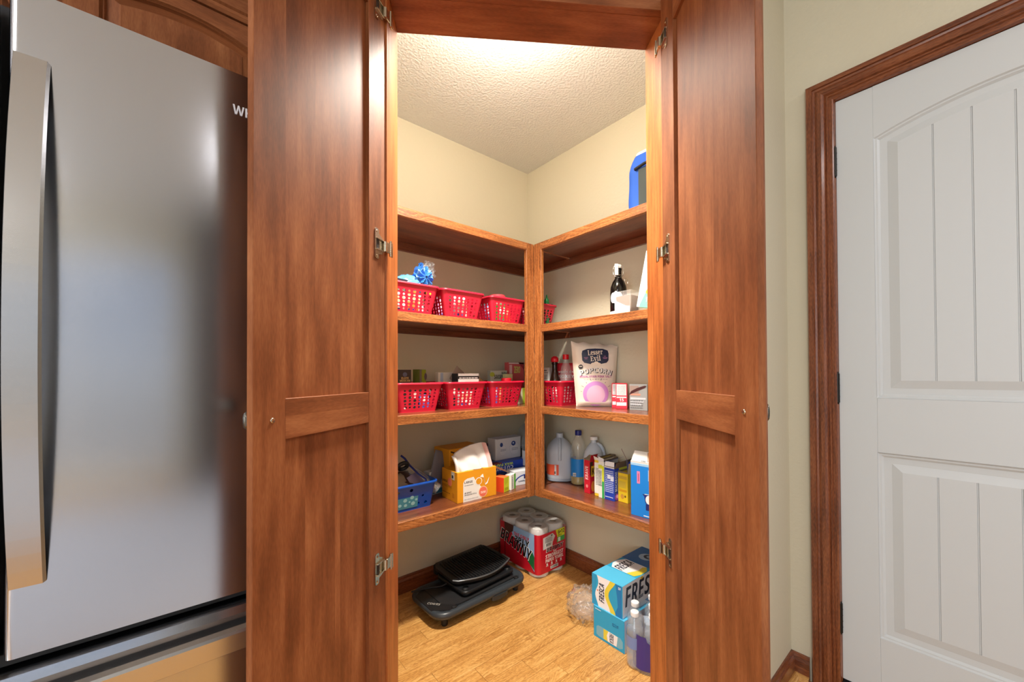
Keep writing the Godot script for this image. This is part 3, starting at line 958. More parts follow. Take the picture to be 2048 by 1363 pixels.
func kitchen_behind() -> void:
	# the rest of the room behind the viewer, which the steel and the varnish mirror
	var wm := wall_mat()
	var g := G()
	var xa := -5.16; var w0 := 2.15; var w1 := 4.65; var h0 := 0.35; var h1 := 2.25
	g.box(V(xa, 1.36, (w0 - 0.12) / 2), V(0.12, 2.92, w0 + 0.12))
	g.box(V(xa, 1.36, (w1 + 5.42) / 2), V(0.12, 2.92, 5.42 - w1))
	g.box(V(xa, h0 / 2 - 0.05, (w0 + w1) / 2), V(0.12, h0 + 0.1, w1 - w0))
	g.box(V(xa, (h1 + 2.82) / 2, (w0 + w1) / 2), V(0.12, 2.82 - h1, w1 - w0))
	structure("wall_far", g, wm, "cream kitchen wall far to the left behind the viewer, with a wide window", "wall")
	g = G()
	var b0 := -4.2; var b1 := -1.84; var c0 := 0.15; var c1 := 2.35; var zb := 5.36
	g.box(V((-5.22 + b0) / 2, 1.36, zb), V(5.22 + b0, 2.92, 0.12))
	g.box(V((b1 + 0.12) / 2, 1.36, zb), V(0.12 - b1, 2.92, 0.12))
	g.box(V((b0 + b1) / 2, c0 / 2 - 0.05, zb), V(b1 - b0, c0 + 0.1, 0.12))
	g.box(V((b0 + b1) / 2, (c1 + 2.82) / 2, zb), V(b1 - b0, 2.82 - c1, 0.12))
	structure("wall_back", g, wm, "cream kitchen wall behind the viewer, with a patio window", "wall")
	g = G()
	for x in [b0 + 0.03, (b0 + b1) / 2, b1 - 0.03]: g.box(V(x, (c0 + c1) / 2, zb), V(0.07, c1 - c0, 0.09), 0.003)
	for y in [c0 + 0.03, c1 - 0.03]: g.box(V((b0 + b1) / 2, y, zb), V(b1 - b0, 0.07, 0.09), 0.003)
	var f2w := structure("window_2", g, WHITE, "tall white framed patio window in the wall behind the viewer", "window")
	for q in [[b0 + 0.06, (b0 + b1) / 2 - 0.03], [(b0 + b1) / 2 + 0.03, b1 - 0.06]]:
		g = G()
		g.box(V((q[0] + q[1]) / 2, (c0 + c1) / 2, zb), V(q[1] - q[0], c1 - c0 - 0.1, 0.004))
		part("pane", g, film(Color(0.95, 0.97, 1.0), 0.06, 0.02), f2w)
	g = G()
	for z in [w0 + 0.02, (w0 + w1) / 2, w1 - 0.02]: g.box(V(xa, (h0 + h1) / 2, z), V(0.09, h1 - h0, 0.06), 0.003)
	for y in [h0 + 0.02, h1 - 0.02]: g.box(V(xa, y, (w0 + w1) / 2), V(0.09, 0.06, w1 - w0), 0.003)
	var fr := structure("window_1", g, WHITE, "wide white framed window in the wall far to the left", "window")
	for q in [[w0 + 0.05, (w0 + w1) / 2 - 0.03], [(w0 + w1) / 2 + 0.03, w1 - 0.05]]:
		g = G()
		g.box(V(xa, (h0 + h1) / 2, (q[0] + q[1]) / 2), V(0.004, h1 - h0 - 0.1, q[1] - q[0]))
		part("pane", g, film(Color(0.95, 0.97, 1.0), 0.06, 0.02), fr)
	g = G()
	g.box(V(0, 0.006, 0), V(2.4, 0.012, 2.6), 0.004)
	tag(part("area_rug", g, rgb(190, 190, 196, 0.95), self), "pale grey rug lying on the kitchen floor behind the viewer", "rug")
	get_node("area_rug").position = V(-2.3, 0, 3.4)
	var t := thing("tall_cabinet", "tall dark cabinet standing against the wall behind the viewer", "cabinet", V(-1.0, 0, 4.98))
	g = G()
	g.box(V(0, 1.35, 0), V(1.4, 2.68, 0.60), 0.003, 1)
	part("body", g, rgb(62, 50, 46, 0.5), t)
	for k in 2:
		g = G()
		g.box(V(-0.35 + 0.7 * k, 1.36, -0.31), V(0.69, 2.5, 0.02), 0.003, 1)
		part("door", g, rgb(62, 50, 46, 0.45), t)

# ---------------------------------------------------------------- baskets
func loop(hw: float, hd: float, r: float, y: float, n := 5) -> Array:
	var p := []
	for q in 4:
		var cx := (hw - r) * (1 if q in [0, 3] else -1); var cz := (hd - r) * (1 if q in [0, 1] else -1)
		for k in n + 1:
			var a := PI / 2 * q + PI / 2 * k / n
			p.append(V(cx + r * cos(a), y, cz + r * sin(a)))
	p.append(p[0])
	return p
func basket_parts(t: Node3D, bw: float, bd: float, rw: float, rd: float, h: float, m: Material, cols: int, rows: int, win: Rect2, skip: float) -> void:
	var r0 := 0.012; var r1 := 0.022; var th := 0.0018
	var g := G()
	var A := [V(-bw / 2 + r0, 0.003, bd / 2), V(bw / 2 - r0, 0.003, bd / 2), V(rw / 2 - r1, h, rd / 2), V(-rw / 2 + r1, h, rd / 2)]
	g.pierced(A[0], A[1], A[2], A[3], cols, rows, th, win, rng, skip)
	g.pierced(A[1] * V(-1, 1, -1), A[0] * V(-1, 1, -1), A[3] * V(-1, 1, -1), A[2] * V(-1, 1, -1), cols, rows, th, win, rng, skip)
	var B := [V(-bw / 2, 0.003, -bd / 2 + r0), V(-bw / 2, 0.003, bd / 2 - r0), V(-rw / 2, h, rd / 2 - r1), V(-rw / 2, h, -rd / 2 + r1)]
	g.pierced(B[0], B[1], B[2], B[3], cols + 2, rows, th, win, rng, skip)
	g.pierced(B[0] * V(-1, 1, -1), B[1] * V(-1, 1, -1), B[2] * V(-1, 1, -1), B[3] * V(-1, 1, -1), cols + 2, rows, th, win, rng, skip)
	for sx in [-1.0, 1.0]:
		for sz in [-1.0, 1.0]:
			for ins in [0.0, th]:
				var rowsA := []
				for e in [[bw / 2, bd / 2, r0, 0.003], [rw / 2, rd / 2, r1, h]]:
					var row := []
					for k in 7:
						var a := PI / 2 * k / 6
						row.append(V(sx * (e[0] - e[2] + (e[2] - ins) * cos(a)), e[3], sz * (e[1] - e[2] + (e[2] - ins) * sin(a))))
					rowsA.append(row)
				g.skin(rowsA, Transform3D(), false, 1.0 if sx * sz * (1 if ins == 0.0 else -1) < 0 else -1.0)
	part("wall", g, m, t)
	g = G()
	g.skin([loop(rw / 2 - th, rd / 2 - th, r1 - th, h - 0.003), loop(rw / 2 - th, rd / 2 - th, r1 - th, h), loop(rw / 2, rd / 2, r1, h + 0.0015), loop(rw / 2 + 0.006, rd / 2 + 0.006, r1 + 0.006, h + 0.0008), loop(rw / 2 + 0.0065, rd / 2 + 0.0065, r1 + 0.0065, h - 0.007), loop(rw / 2 + 0.005, rd / 2 + 0.005, r1 + 0.005, h - 0.007), loop(rw / 2, rd / 2, r1, h - 0.005)], Transform3D(), true)
	part("rim", g, m, t)
	g = G()
	var pp := PackedVector2Array()
	for p in loop(bw / 2, bd / 2, r0, 0.0).slice(0, -1): pp.append(Vector2(p.x, p.z))
	g.prism(pp, 0.0, 0.003, LIE)
	part("base", g, m, t)

func packet(called: String, label: String, cat: String, at: Vector3, rot: Vector3, s: Vector3, m: Material, group := "") -> Node3D:
	# a soft pillow bag with crimped ends, standing on its lower edge
	var t := thing(called, label, cat, at, 0.0, group)
	t.rotation_degrees = rot
	pillow(t, s, m, 0.002)
	return t
func pillow_z(x: float, y: float, s: Vector3) -> float:
	var q := clampf(1.0 - pow(absf(2.0 * x / s.x), 2.4), 0.0, 1.0)
	var v := clampf(y / s.y, 0.0, 1.0)
	return s.z * 0.5 * sqrt(q) * pow(sin(PI * clampf(v * 0.9 + 0.05, 0.0, 1.0)), 0.6)
func pillow(t: Node3D, s: Vector3, m: Material, crumple: float, bottom := 0.0, taper := 1.0, slant := 0.0) -> void:
	var f := noise(int(s.x * 9000), 14.0, 2)
	var g := G()
	for sd in [1.0, -1.0]:
		var rows := []
		for i in 23:
			var row := []
			var y := s.y * i / 22.0
			for j in 19:
				var x := s.x * (j / 18.0 - 0.5)
				var z := maxf(pillow_z(x, y, s), bottom * (1.0 - y / s.y * 3.0) * (1.0 - pow(absf(2 * x / s.x), 6.0)) if bottom > 0.0 else 0.0)
				if i in [0, 22]: z = maxf(z * 0.1, 0.0004)
				z = z + crumple * f.get_noise_2d(x, y + 7.0 * sd) * minf(1.0, z / 0.01)
				row.append(V(x * lerpf(taper, 1.0, y / s.y), y * (1.0 - slant * (x / s.x + 0.5)) + (0.004 * sin(x * 90.0) if i == 22 and slant > 0.0 else 0.0), sd * z))
			rows.append(row)
		g.skin(rows, Transform3D(), false, -sd)
	part("body", g, m, t)

func bottle(t: Node3D, prof: Array, m: Material, called := "body", pw := 2.0, seg := 28, sx := 1.0, sz := 1.0) -> void:
	var g := G()
	g.lathe(prof, seg, Transform3D(), pw, sx, sz)
	part(called, g, m, t)
func band(t: Node3D, r: float, y0: float, y1: float, a0: float, a1: float, m: Material, called := "label", pw := 2.0) -> void:
	# a strip of paper wrapped round a bottle between two angles (degrees, 0 = +x, 90 = +z)
	var g := G()
	var rows := []
	for y in [y0, y1]:
		var row := []
		for k in 25:
			var a := deg_to_rad(a0 + (a1 - a0) * k / 24.0)
			var q := pow(pow(absf(cos(a)), pw) + pow(absf(sin(a)), pw), -1.0 / pw) * r
			row.append(V(cos(a) * q, y, sin(a) * q))
		rows.append(row)
	g.skin(rows)
	part(called, g, m, t)
# a flat face tangent to a bottle at an angle (degrees), centred at height y
func tangent(r: float, ang: float, y: float, w: float, h: float) -> Dictionary:
	var a := deg_to_rad(ang)
	var nn := V(cos(a), 0, sin(a))
	var rr := Vector3.UP.cross(nn)
	return {o = nn * r - rr * w / 2 + Vector3.UP * (y - h / 2), r = rr, u = Vector3.UP, w = w, h = h}

func part_mat() -> StandardMaterial3D:
	var m := rgb(150, 200, 244, 0.2).duplicate() as StandardMaterial3D
	m.cull_mode = BaseMaterial3D.CULL_DISABLED
	return m
const REDP := Color8(202, 26, 56)
func baskets_and_food() -> void:
	var rp := mat(REDP, 0.38)
	var proto: Node3D = null
	var spots := [
		[V(-0.966, S2, 0.205), 0.0, "red perforated plastic basket holding a blue plastic bag, leftmost on the shelf below the top"],
		[V(-0.718, S2, 0.205), 0.0, "middle red perforated basket of the three visible on the shelf below the top"],
		[V(-0.448, S2, 0.205), 0.0, "red perforated basket with a red jar lid above its rim, left of the post"],
		[V(-0.208, S2, 0.205), 0.0, "red perforated plastic basket behind the post with a corked bottle in it"],
		[V(-0.912, S3, 0.148), 0.0, "red perforated plastic basket holding a lime green box, leftmost on the third shelf"],
		[V(-0.663, S3, 0.150), 0.0, "red perforated plastic basket holding white and black boxes, middle of the third shelf"],
		[V(-0.408, S3, 0.150), 0.0, "red perforated plastic basket just left of the post on the third shelf"],
		[V(-0.116, S3, 0.358), 0.0, "red perforated plastic basket holding two red capped bottles beside the popcorn bag"]]
	for s in spots:
		var t: Node3D
		if proto == null:
			t = thing("red_basket", s[2], "basket", s[0], s[1], "red perforated plastic baskets")
			basket_parts(t, 0.178, 0.235, 0.230, 0.284, 0.130, rp, 7, 6, Rect2(0.015, 0.09, 0.97, 0.70), 0.0)
			proto = t
		else:
			t = proto.duplicate()
			t.name = "red_basket"
			add_child(t, true)
			t.position = s[0]; t.rotation_degrees.y = s[1]
			t.set_meta("label", s[2])
	# what the baskets hold, seen through the holes: upper row
	var where := ["in the leftmost red basket below the top shelf", "in the middle red basket below the top shelf", "in the red basket left of the post below the top shelf", "in the red basket behind the post below the top shelf", "in the leftmost red basket on the third shelf", "in the middle red basket on the third shelf", "in the red basket left of the post on the third shelf", "in the red basket next to the popcorn bag"]
	var fill := [
		[["white", 236, 232, 226, -0.05, 0.075, 0.06, 0.095], ["orange", 232, 120, 40, 0.02, 0.06, 0.055, 0.11], ["pale grey", 200, 205, 212, 0.066, 0.05, 0.03, 0.10]],
		[["lilac", 190, 165, 220, -0.06, 0.05, 0.03, 0.10], ["white", 240, 238, 234, 0.005, 0.07, 0.085, 0.105], ["amber", 196, 110, 40, 0.06, 0.05, 0.02, 0.09]],
		[["sky blue", 120, 160, 215, -0.055, 0.05, 0.045, 0.1], ["green", 90, 150, 60, 0.02, 0.05, 0.04, 0.11], ["orange red", 220, 80, 40, 0.062, 0.045, 0.035, 0.095]],
		[["pink", 235, 160, 165, -0.04, 0.07, 0.05, 0.09]],
		[["white", 238, 236, 228, -0.058, 0.05, 0.04, 0.105], ["dark brown", 40, 28, 24, 0.0, 0.05, 0.04, 0.10], ["violet blue", 98, 100, 180, 0.056, 0.05, 0.05, 0.07], ["orange", 240, 150, 40, 0.0, 0.14, -0.07, 0.09]],
		[["black and white", 26, 26, 28, -0.05, 0.06, 0.05, 0.11], ["white", 240, 238, 236, 0.03, 0.085, 0.062, 0.075]],
		[["violet blue", 110, 105, 190, -0.05, 0.055, 0.06, 0.095], ["orange", 235, 130, 40, 0.015, 0.055, 0.055, 0.09], ["red", 200, 40, 40, 0.064, 0.03, 0.06, 0.09]],
		[["white", 244, 240, 236, -0.045, 0.05, 0.055, 0.09], ["orange", 238, 110, 30, -0.055, 0.04, -0.03, 0.095]]]
	for i in fill.size():
		for q in fill[i]:
			var b: Vector3 = spots[i][0]
			var c := carton("food_box", "%s food box %s" % [q[0], where[i]], "box", b + V(q[4], 0.004, q[6]), 0.0, V(q[5], q[7], 0.03), rgb(q[1], q[2], q[3], 0.6), "food boxes inside the red baskets")
			var f := face(V(q[5], q[7], 0.03), "front")
			rect(c, f, 0.1, 0.55, 0.8, 0.3, rgb(245, 240, 230) if q[1] < 200 else rgb(220, 190, 150))
			rect(c, f, 0.15, 0.15, 0.5, 0.12, rgb(60, 80, 170))
	# blue bag with a tied neck on the first basket
	var bt := thing("blue_bag", "crumpled blue plastic bag with a gathered neck in the leftmost red basket", "bag", V(-0.93, S2 + 0.10, 0.22))
	var g := G()
	var f2 := noise(5, 1.0, 3)
	var rows := []
	for i in 17:
		var p := PI * i / 16.0
		var row := []
		for k in 41:
			var a := TAU * k / 40
			var q := 1.0 + 0.24 * f2.get_noise_3d(cos(a) * sin(p) * 2.5, cos(p) * 2.5, sin(a) * sin(p) * 2.5)
			row.append(V(-0.01 - 0.07 * cos(p) * q, 0.048 + 0.046 * sin(p) * sin(a) * q, 0.05 * sin(p) * cos(a) * q))
		rows.append(row)
	g.skin(rows, Transform3D(), true)
	part("body", g, rgb(104, 172, 236, 0.22), bt)
	var fm := rgb(58, 128, 222, 0.22).duplicate()
	fm.cull_mode = BaseMaterial3D.CULL_DISABLED
	# the neck: ruffles that spread out from the tie
	for lay in 3:
		g = G()
		rows = []
		for i in 10:
			var v := i / 9.0
			var row := []
			for k in 73:
				var a := TAU * k / 72
				var r: float = 0.006 + [0.046, 0.038, 0.03][lay] * v * (1.0 + 0.3 * f2.get_noise_2d(cos(a) * 1.7 + lay * 5, sin(a) * 1.7))
				row.append(V(0.052 + r * cos(a), 0.085 + r * sin(a) * 1.05, 0.03 + 0.014 * lay - 0.012 * v + 0.013 * v * sin(a * (7 + lay) + lay) + 0.01 * v * f2.get_noise_2d(a * 2.0, v * 3 + lay)))
			rows.append(row)
		g.skin(rows)
		part("gathered_neck", g, fm if lay != 1 else part_mat(), bt)
	g = G()
	rows = []
	for i in 8:
		var row := []
		for j in 9: row.append(V(0.022 + 0.03 * j / 8.0 + 0.01 * i / 7.0, 0.10 + 0.062 * i / 7.0 - 0.01 * absf(j - 4.0) / 4.0, 0.015 + 0.008 * sin(i * 1.3 + j * 2.0)))
		rows.append(row)
	g.skin(rows)
	part("loose_end", g, fm, bt)
	g = G()
	rows = []
	for i in 9:
		var row := []
		for j in 11: row.append(V(0.06 + 0.055 * j / 10.0 + 0.006 * sin(i * 2.0), 0.105 + 0.065 * i / 8.0 + 0.008 * sin(j * 2.3), 0.015 + 0.012 * sin(i * 1.7 + j * 1.9)))
		rows.append(row)
	g.skin(rows)
	part("clear_end", g, film(Color(0.9, 0.93, 0.96), 0.2), bt)
	var t := carton("tea_box", "small dark navy box with pale print in the red basket beside the blue bag", "box", V(-1.0, S2 + 0.085, 0.25), 12.0, V(0.07, 0.075, 0.05), rgb(34, 40, 58, 0.5))
	var f := face(V(0.07, 0.075, 0.05), "front")
	rect(t, f, 0.1, 0.12, 0.6, 0.5, rgb(150, 140, 120)); small_print(t, f, 0.12, 0.15, 0.55, 0.45, 4, BLACK)
	t = carton("snack_box", "tiny yellow box corner at the right rim of the leftmost red basket", "box", V(-0.873, S2 + 0.10, 0.29), 8.0, V(0.018, 0.045, 0.02), rgb(238, 220, 60, 0.5))
	# jar with the red lid
	t = thing("jar", "round jar with a pink red lid rising from the red basket left of the post", "jar", V(-0.41, S2 + 0.004, 0.2))
	bottle(t, [[0.0, 0.0], [0.036, 0.0], [0.04, 0.004], [0.04, 0.135], [0.036, 0.14]], film(Color(0.9, 0.85, 0.8), 0.35))
	bottle(t, [[0.043, 0.138], [0.0435, 0.139], [0.0435, 0.165], [0.041, 0.168], [0.0, 0.168]], rgb(226, 78, 88, 0.35), "lid")
	# corked bottle, green dropper bottle, black capped bottle behind the post
	t = thing("corked_bottle", "clear glass bottle with a cork stopper in the red basket behind the post", "bottle", V(-0.165, S2 + 0.004, 0.285))
	bottle(t, [[0.0, 0.0], [0.022, 0.0], [0.025, 0.004], [0.025, 0.11], [0.012, 0.14], [0.011, 0.165]], film(Color(0.85, 0.88, 0.85), 0.3))
	bottle(t, [[0.013, 0.163], [0.016, 0.164], [0.0165, 0.19], [0.0, 0.191]], rgb(206, 170, 110, 0.8), "cork")
	t = thing("food_colouring_bottle", "small bottle with a pointed green cap in the red basket behind the post", "bottle", V(-0.15, S2 + 0.004, 0.32))
	bottle(t, [[0.0, 0.0], [0.013, 0.0], [0.014, 0.003], [0.014, 0.13], [0.011, 0.14]], rgb(30, 120, 70, 0.4))
	bottle(t, [[0.0125, 0.139], [0.014, 0.14], [0.014, 0.155], [0.006, 0.168], [0.003, 0.186], [0.0, 0.187]], rgb(0, 130, 62, 0.35), "cap")
	for k in 2:
		t = thing("black_capped_vial", "slim black capped vial in the basket behind the post, the %s one" % ["left", "right"][k], "bottle", V(-0.135 + 0.016 * k, S2 + 0.004, 0.325 - 0.01 * k))
		bottle(t, [[0.0, 0.0], [0.0055, 0.0], [0.0055, 0.1]], rgb(70, 50, 34, 0.3))
		bottle(t, [[0.0062, 0.099], [0.0062, 0.138], [0.0, 0.139]], BLACK, "cap")
		t.rotation_degrees.z = -10.0
	# third shelf, left: things above the rims
	t = carton("spice_packet", "dark brown packet with yellow lettering standing in the leftmost red basket on the third shelf", "packet", V(-0.95, S3 + 0.02, 0.2), 0.0, V(0.062, 0.17, 0.012), rgb(52, 40, 34, 0.5))
	f = face(V(0.062, 0.17, 0.012), "front")
	oval(t, f, 0.5, 0.87, 0.17, 0.06, rgb(90, 96, 120)); txt(t, f, "ELOTE", 0.22, 0.745, 0.56, 0.055, rgb(226, 196, 120)); txt(t, f, "MEXICAN", 0.1, 0.675, 0.8, 0.055, rgb(226, 196, 120))
	t = carton("gelatin_box", "notched lime green box standing in the leftmost red basket on the third shelf", "box", V(-0.852, S3 + 0.02, 0.155), 38.0, V(0.07, 0.172, 0.035), rgb(150, 178, 34, 0.5))
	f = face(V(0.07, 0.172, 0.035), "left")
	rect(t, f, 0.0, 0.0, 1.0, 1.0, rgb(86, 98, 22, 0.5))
	f = face(V(0.07, 0.172, 0.035), "front")
	rect(t, f, 0.0, 0.0, 0.3, 1.0, rgb(120, 116, 108, 0.5)); oval(t, f, 0.92, 0.8, 0.22, 0.1, rgb(112, 96, 108))
	t = carton("mix_box", "thin grey carton leaning out of the leftmost red basket on the third shelf", "box", V(-0.81, S3 + 0.07, 0.17), 0.0, V(0.012, 0.075, 0.07), rgb(150, 146, 136, 0.6))
	t.rotation_degrees.z = 38.0
	t = carton("cracker_box", "white food carton standing at the back of the middle red basket on the third shelf", "box", V(-0.66, S3 + 0.004, 0.12), 0.0, V(0.16, 0.175, 0.03), rgb(226, 224, 214, 0.5))
	f = face(V(0.16, 0.175, 0.03), "front")
	rect(t, f, 0.08, 0.62, 0.10, 0.36, rgb(176, 196, 222))
	t = carton("game_box", "black and white printed carton lying in the middle red basket on the third shelf", "box", V(-0.622, S3 + 0.122, 0.205), 0.0, V(0.125, 0.05, 0.06), rgb(238, 236, 234, 0.5))
	f = face(V(0.125, 0.05, 0.06), "front")
	rect(t, f, 0.0, 0.45, 1.0, 0.3, rgb(30, 30, 32)); small_print(t, f, 0.05, 0.5, 0.9, 0.2, 1, WHITE)
	rect(t, f, 0.05, 0.1, 0.3, 0.25, rgb(250, 240, 240))
	f = face(V(0.125, 0.05, 0.06), "left")
	rect(t, f, 0.0, 0.0, 1.0, 1.0, rgb(44, 44, 48))
	f = face(V(0.125, 0.05, 0.06), "top")
	patch(t, f, [[0.3, 0.1], [0.95, 0.1], [0.8, 0.9], [0.5, 0.9]], rgb(60, 58, 64))
	t = packet("snack_pouch", "large purple brown foil pouch leaning out of the middle basket on the third shelf", "packet", V(-0.545, S3 + 0.075, 0.17), V(-8, 6, 50), V(0.085, 0.165, 0.012), rgb(150, 132, 122, 0.32))
	t = packet("snack_pouch", "smaller brown and yellow foil pouch beside the purple brown one on the third shelf", "packet", V(-0.43, S3 + 0.07, 0.175), V(-6, -6, 55), V(0.05, 0.13, 0.012), rgb(166, 142, 100, 0.32))
	t = carton("wafer_box", "pale grey green box with black lettering standing in a red basket on the third shelf", "box", V(-0.358, S3 + 0.004, 0.13), 0.0, V(0.12, 0.185, 0.03), rgb(176, 182, 170, 0.5))
	f = face(V(0.12, 0.185, 0.03), "front")
	oval(t, f, 0.1, 0.88, 0.14, 0.07, rgb(160, 176, 60)); txt(t, f, "SAVORY", 0.22, 0.74, 0.5, 0.13, BLACK); txt(t, f, "Nilla", 0.66, 0.88, 0.3, 0.08, rgb(50, 60, 50))
	rect(t, f, 0.72, 0.70, 0.27, 0.13, rgb(170, 196, 210))
	t = thing("spice_jar", "small jar with a bright red lid in a red basket on the third shelf", "jar", V(-0.37, S3 + 0.004, 0.225))
	bottle(t, [[0.0, 0.0], [0.024, 0.0], [0.026, 0.003], [0.026, 0.11]], rgb(120, 30, 30, 0.4))
	bottle(t, [[0.028, 0.109], [0.028, 0.14], [0.025, 0.143], [0.0, 0.143]], rgb(198, 22, 40, 0.35), "lid")
	t = carton("tea_carton", "small pale yellow green carton in a third shelf basket, close to the post", "box", V(-0.315, S3 + 0.004, 0.17), 0.0, V(0.05, 0.165, 0.03), rgb(206, 208, 150, 0.5))
	t = carton("soda_mix_box", "pink red carton with a yellow green word just left of the post", "box", V(-0.205, S3 + 0.088, 0.10), 0.0, V(0.12, 0.15, 0.04), rgb(196, 84, 88, 0.5))
	f = face(V(0.12, 0.15, 0.04), "front")
	rect(t, f, 0.04, 0.55, 0.17, 0.35, rgb(232, 190, 190)); txt(t, f, "ZERO", 0.33, 0.58, 0.4, 0.26, rgb(200, 214, 110)); rect(t, f, 0.0, 0.94, 1.0, 0.05, rgb(230, 214, 206)); patch(t, f, [[0.6, 1.0], [1.0, 0.7], [1.0, 1.0]], rgb(150, 40, 52))
	var under := carton("cereal_box", "lime green box lying flat on the third shelf just left of the post", "box", V(-0.19, S3, 0.14), 0.0, V(0.17, 0.088, 0.13), rgb(176, 196, 60, 0.5))
	f = face(V(0.17, 0.088, 0.13), "front")
	rect(under, f, 0.0, 0.0, 0.24, 1.0, rgb(226, 226, 190))

# ---------------------------------------------------------------- right-hand shelves above the bottom one
func right_shelves() -> void:
	# cooler bag on the top shelf
	var t := thing("cooler_bag", "blue fabric cooler bag with a white lid and grey side pocket on the top shelf", "bag", V(-0.165, S1, 1.045))
	var g := G()
	var f := noise(9, 8.0, 2)
	var rows := []
	for i in 13:
		var v := i / 12.0
		var row := []
		for p in loop(0.105, 0.128, 0.035, 0.235 * v, 6):
			var w := 1.0 - 0.05 * v + 0.035 * f.get_noise_3d(p.x, p.y, p.z) - (0.12 * pow(v, 8.0))
			row.append(V(p.x * w, p.y, p.z * w))
		rows.append(row)
	rows.append(loop(0.07, 0.095, 0.03, 0.245, 6))
	rows.append(loop(0.001, 0.001, 0.0005, 0.248, 6))
	g.skin(rows, Transform3D(), true)
	part("body", g, rgb(44, 98, 204, 0.75), t)
	g = G()
	g.skin([loop(0.08, 0.105, 0.03, 0.236, 6), loop(0.078, 0.103, 0.03, 0.252, 6), loop(0.05, 0.07, 0.03, 0.264, 6), loop(0.001, 0.001, 0.0005, 0.268, 6)], Transform3D(), true)
	part("lid", g, rgb(226, 232, 240, 0.5), t)
	g = G()
	g.tube([V(-0.02, 0.258, -0.09), V(-0.03, 0.275, -0.05), V(-0.03, 0.28, 0.0), V(-0.03, 0.275, 0.05), V(-0.02, 0.255, 0.09)], 0.003, 8)
	part("piping", g, rgb(90, 92, 96, 0.6), t)
	g = G()
	rows = []
	for i in 9:
		var row := []
		for j in 9:
			var z := -0.062 + 0.15 * j / 8.0
			row.append(V(-0.107 - 0.012 * sin(PI * i / 8.0) * sin(PI * j / 8.0), 0.012 + 0.15 * i / 8.0, z))
		rows.append(row)
	g.skin(rows)
	part("side_pocket", g, rgb(70, 78, 76, 0.8), t)
	g = G()
	g.tube([V(-0.108, 0.168, -0.078), V(-0.115, 0.172, -0.03), V(-0.115, 0.172, 0.03), V(-0.108, 0.168, 0.09)], 0.006, 8)
	part("pocket_trim", g, rgb(24, 24, 26, 0.7), t)
	g = G()
	g.box(V(-0.05, 0.165, -0.132), V(0.02, 0.014, 0.008), 0.002); g.box(V(-0.055, 0.14, -0.142), V(0.014, 0.045, 0.005), 0.002, 0, Transform3D(Basis.from_euler(V(0.35, 0, 0)), V(0, 0, 0.05)))
	part("strap", g, rgb(34, 34, 36, 0.7), t)
	# second shelf: swing-top bottle, clear tub, green box
	t = thing("swing_top_bottle", "dark glass bottle with a wire swing top and a round white label", "bottle", V(-0.165, S2, 0.808))
	bottle(t, [[0.0, 0.0], [0.036, 0.0], [0.0385, 0.004], [0.0385, 0.118], [0.036, 0.145], [0.027, 0.170], [0.0165, 0.186], [0.015, 0.2], [0.0145, 0.222], [0.0165, 0.224], [0.0165, 0.232], [0.0, 0.233]], rgb(14, 12, 12, 0.08))
	bottle(t, [[0.0125, 0.232], [0.0165, 0.234], [0.0165, 0.246], [0.011, 0.251], [0.0, 0.252]], rgb(225, 222, 215, 0.4), "stopper")
	var wire := mat(Color(0.75, 0.74, 0.72), 0.25, 1.0)
	g = G()
	for s in [-1.0, 1.0]:
		var dx: Vector3 = V(0.7, 0, 0.7) * s * 0.021
		g.tube([V(0, 0.25, 0) + dx * 0.6, V(0, 0.243, 0) + dx, V(0, 0.226, 0) + dx * 1.15, V(0, 0.205, 0) + dx * 1.05, V(-0.008, 0.196, 0.008) + dx * 0.9, V(-0.011, 0.188, 0.011)], 0.0013, 6)
	var ringp := []
	for k in 25: ringp.append(V(0.0172 * cos(TAU * k / 24), 0.199, 0.0172 * sin(TAU * k / 24)))
	g.tube(ringp, 0.0014, 6)
	ringp = []
	for k in 13: ringp.append(V(0.03 + 0.012 * cos(TAU * k / 12), 0.172 + 0.016 * sin(TAU * k / 12), 0.022))
	g.tube(ringp, 0.001, 6)
	part("wire_clasp", g, wire, t)
	g = G()
	g.box(V(-0.0125, 0.224, 0.0125), V(0.016, 0.052, 0.002), 0.0005, 0, Transform3D(Basis(V(0, 1, 0), deg_to_rad(-45)), V(-0.0075, 0, 0.0075)))
	part("paper_seal", g, rgb(232, 232, 230, 0.6), t)
	var tf := tangent(0.0387, 163.0, 0.092, 0.062, 0.062)
	g = G()
	rows = []
	for i in 9:
		var row := []
		for k in 17:
			var yy := 0.092 + 0.03 * (i / 4.0 - 1.0)
			var half := sqrt(maxf(0.0, 1.0 - pow(i / 4.0 - 1.0, 2.0))) * 46.0
			var a := deg_to_rad(163.0 + half * (k / 8.0 - 1.0))
			row.append(V(0.0388 * cos(a), yy, 0.0388 * sin(a)))
		rows.append(row)
	g.skin(rows)
	part("label", g, rgb(232, 236, 242, 0.5), t)
	band(t, 0.0389, 0.006, 0.03, 80.0, 245.0, rgb(236, 236, 236), "foot_label")
	t = thing("clear_tub", "square clear tub of brown powder with a white label beside the dark bottle", "container", V(-0.225, S2, 0.895))
	g = G()
	g.skin([loop(0.033, 0.036, 0.006, 0.0), loop(0.034, 0.037, 0.006, 0.002), loop(0.037, 0.041, 0.007, 0.092), loop(0.039, 0.043, 0.007, 0.093), loop(0.039, 0.043, 0.007, 0.101)], Transform3D(), true)
	part("body", g, film(Color(0.85, 0.83, 0.82), 0.3, 0.1), t)
	g = G()
	g.skin([loop(0.031, 0.034, 0.006, 0.003), loop(0.034, 0.038, 0.006, 0.08), loop(0.001, 0.001, 0.0005, 0.084)], Transform3D(), true)
	part("contents", g, rgb(140, 112, 98, 0.9), t)
	var ff := {o = V(-0.0395, 0.004, -0.038), r = Vector3.BACK, u = Vector3.UP, w = 0.076, h = 0.06}
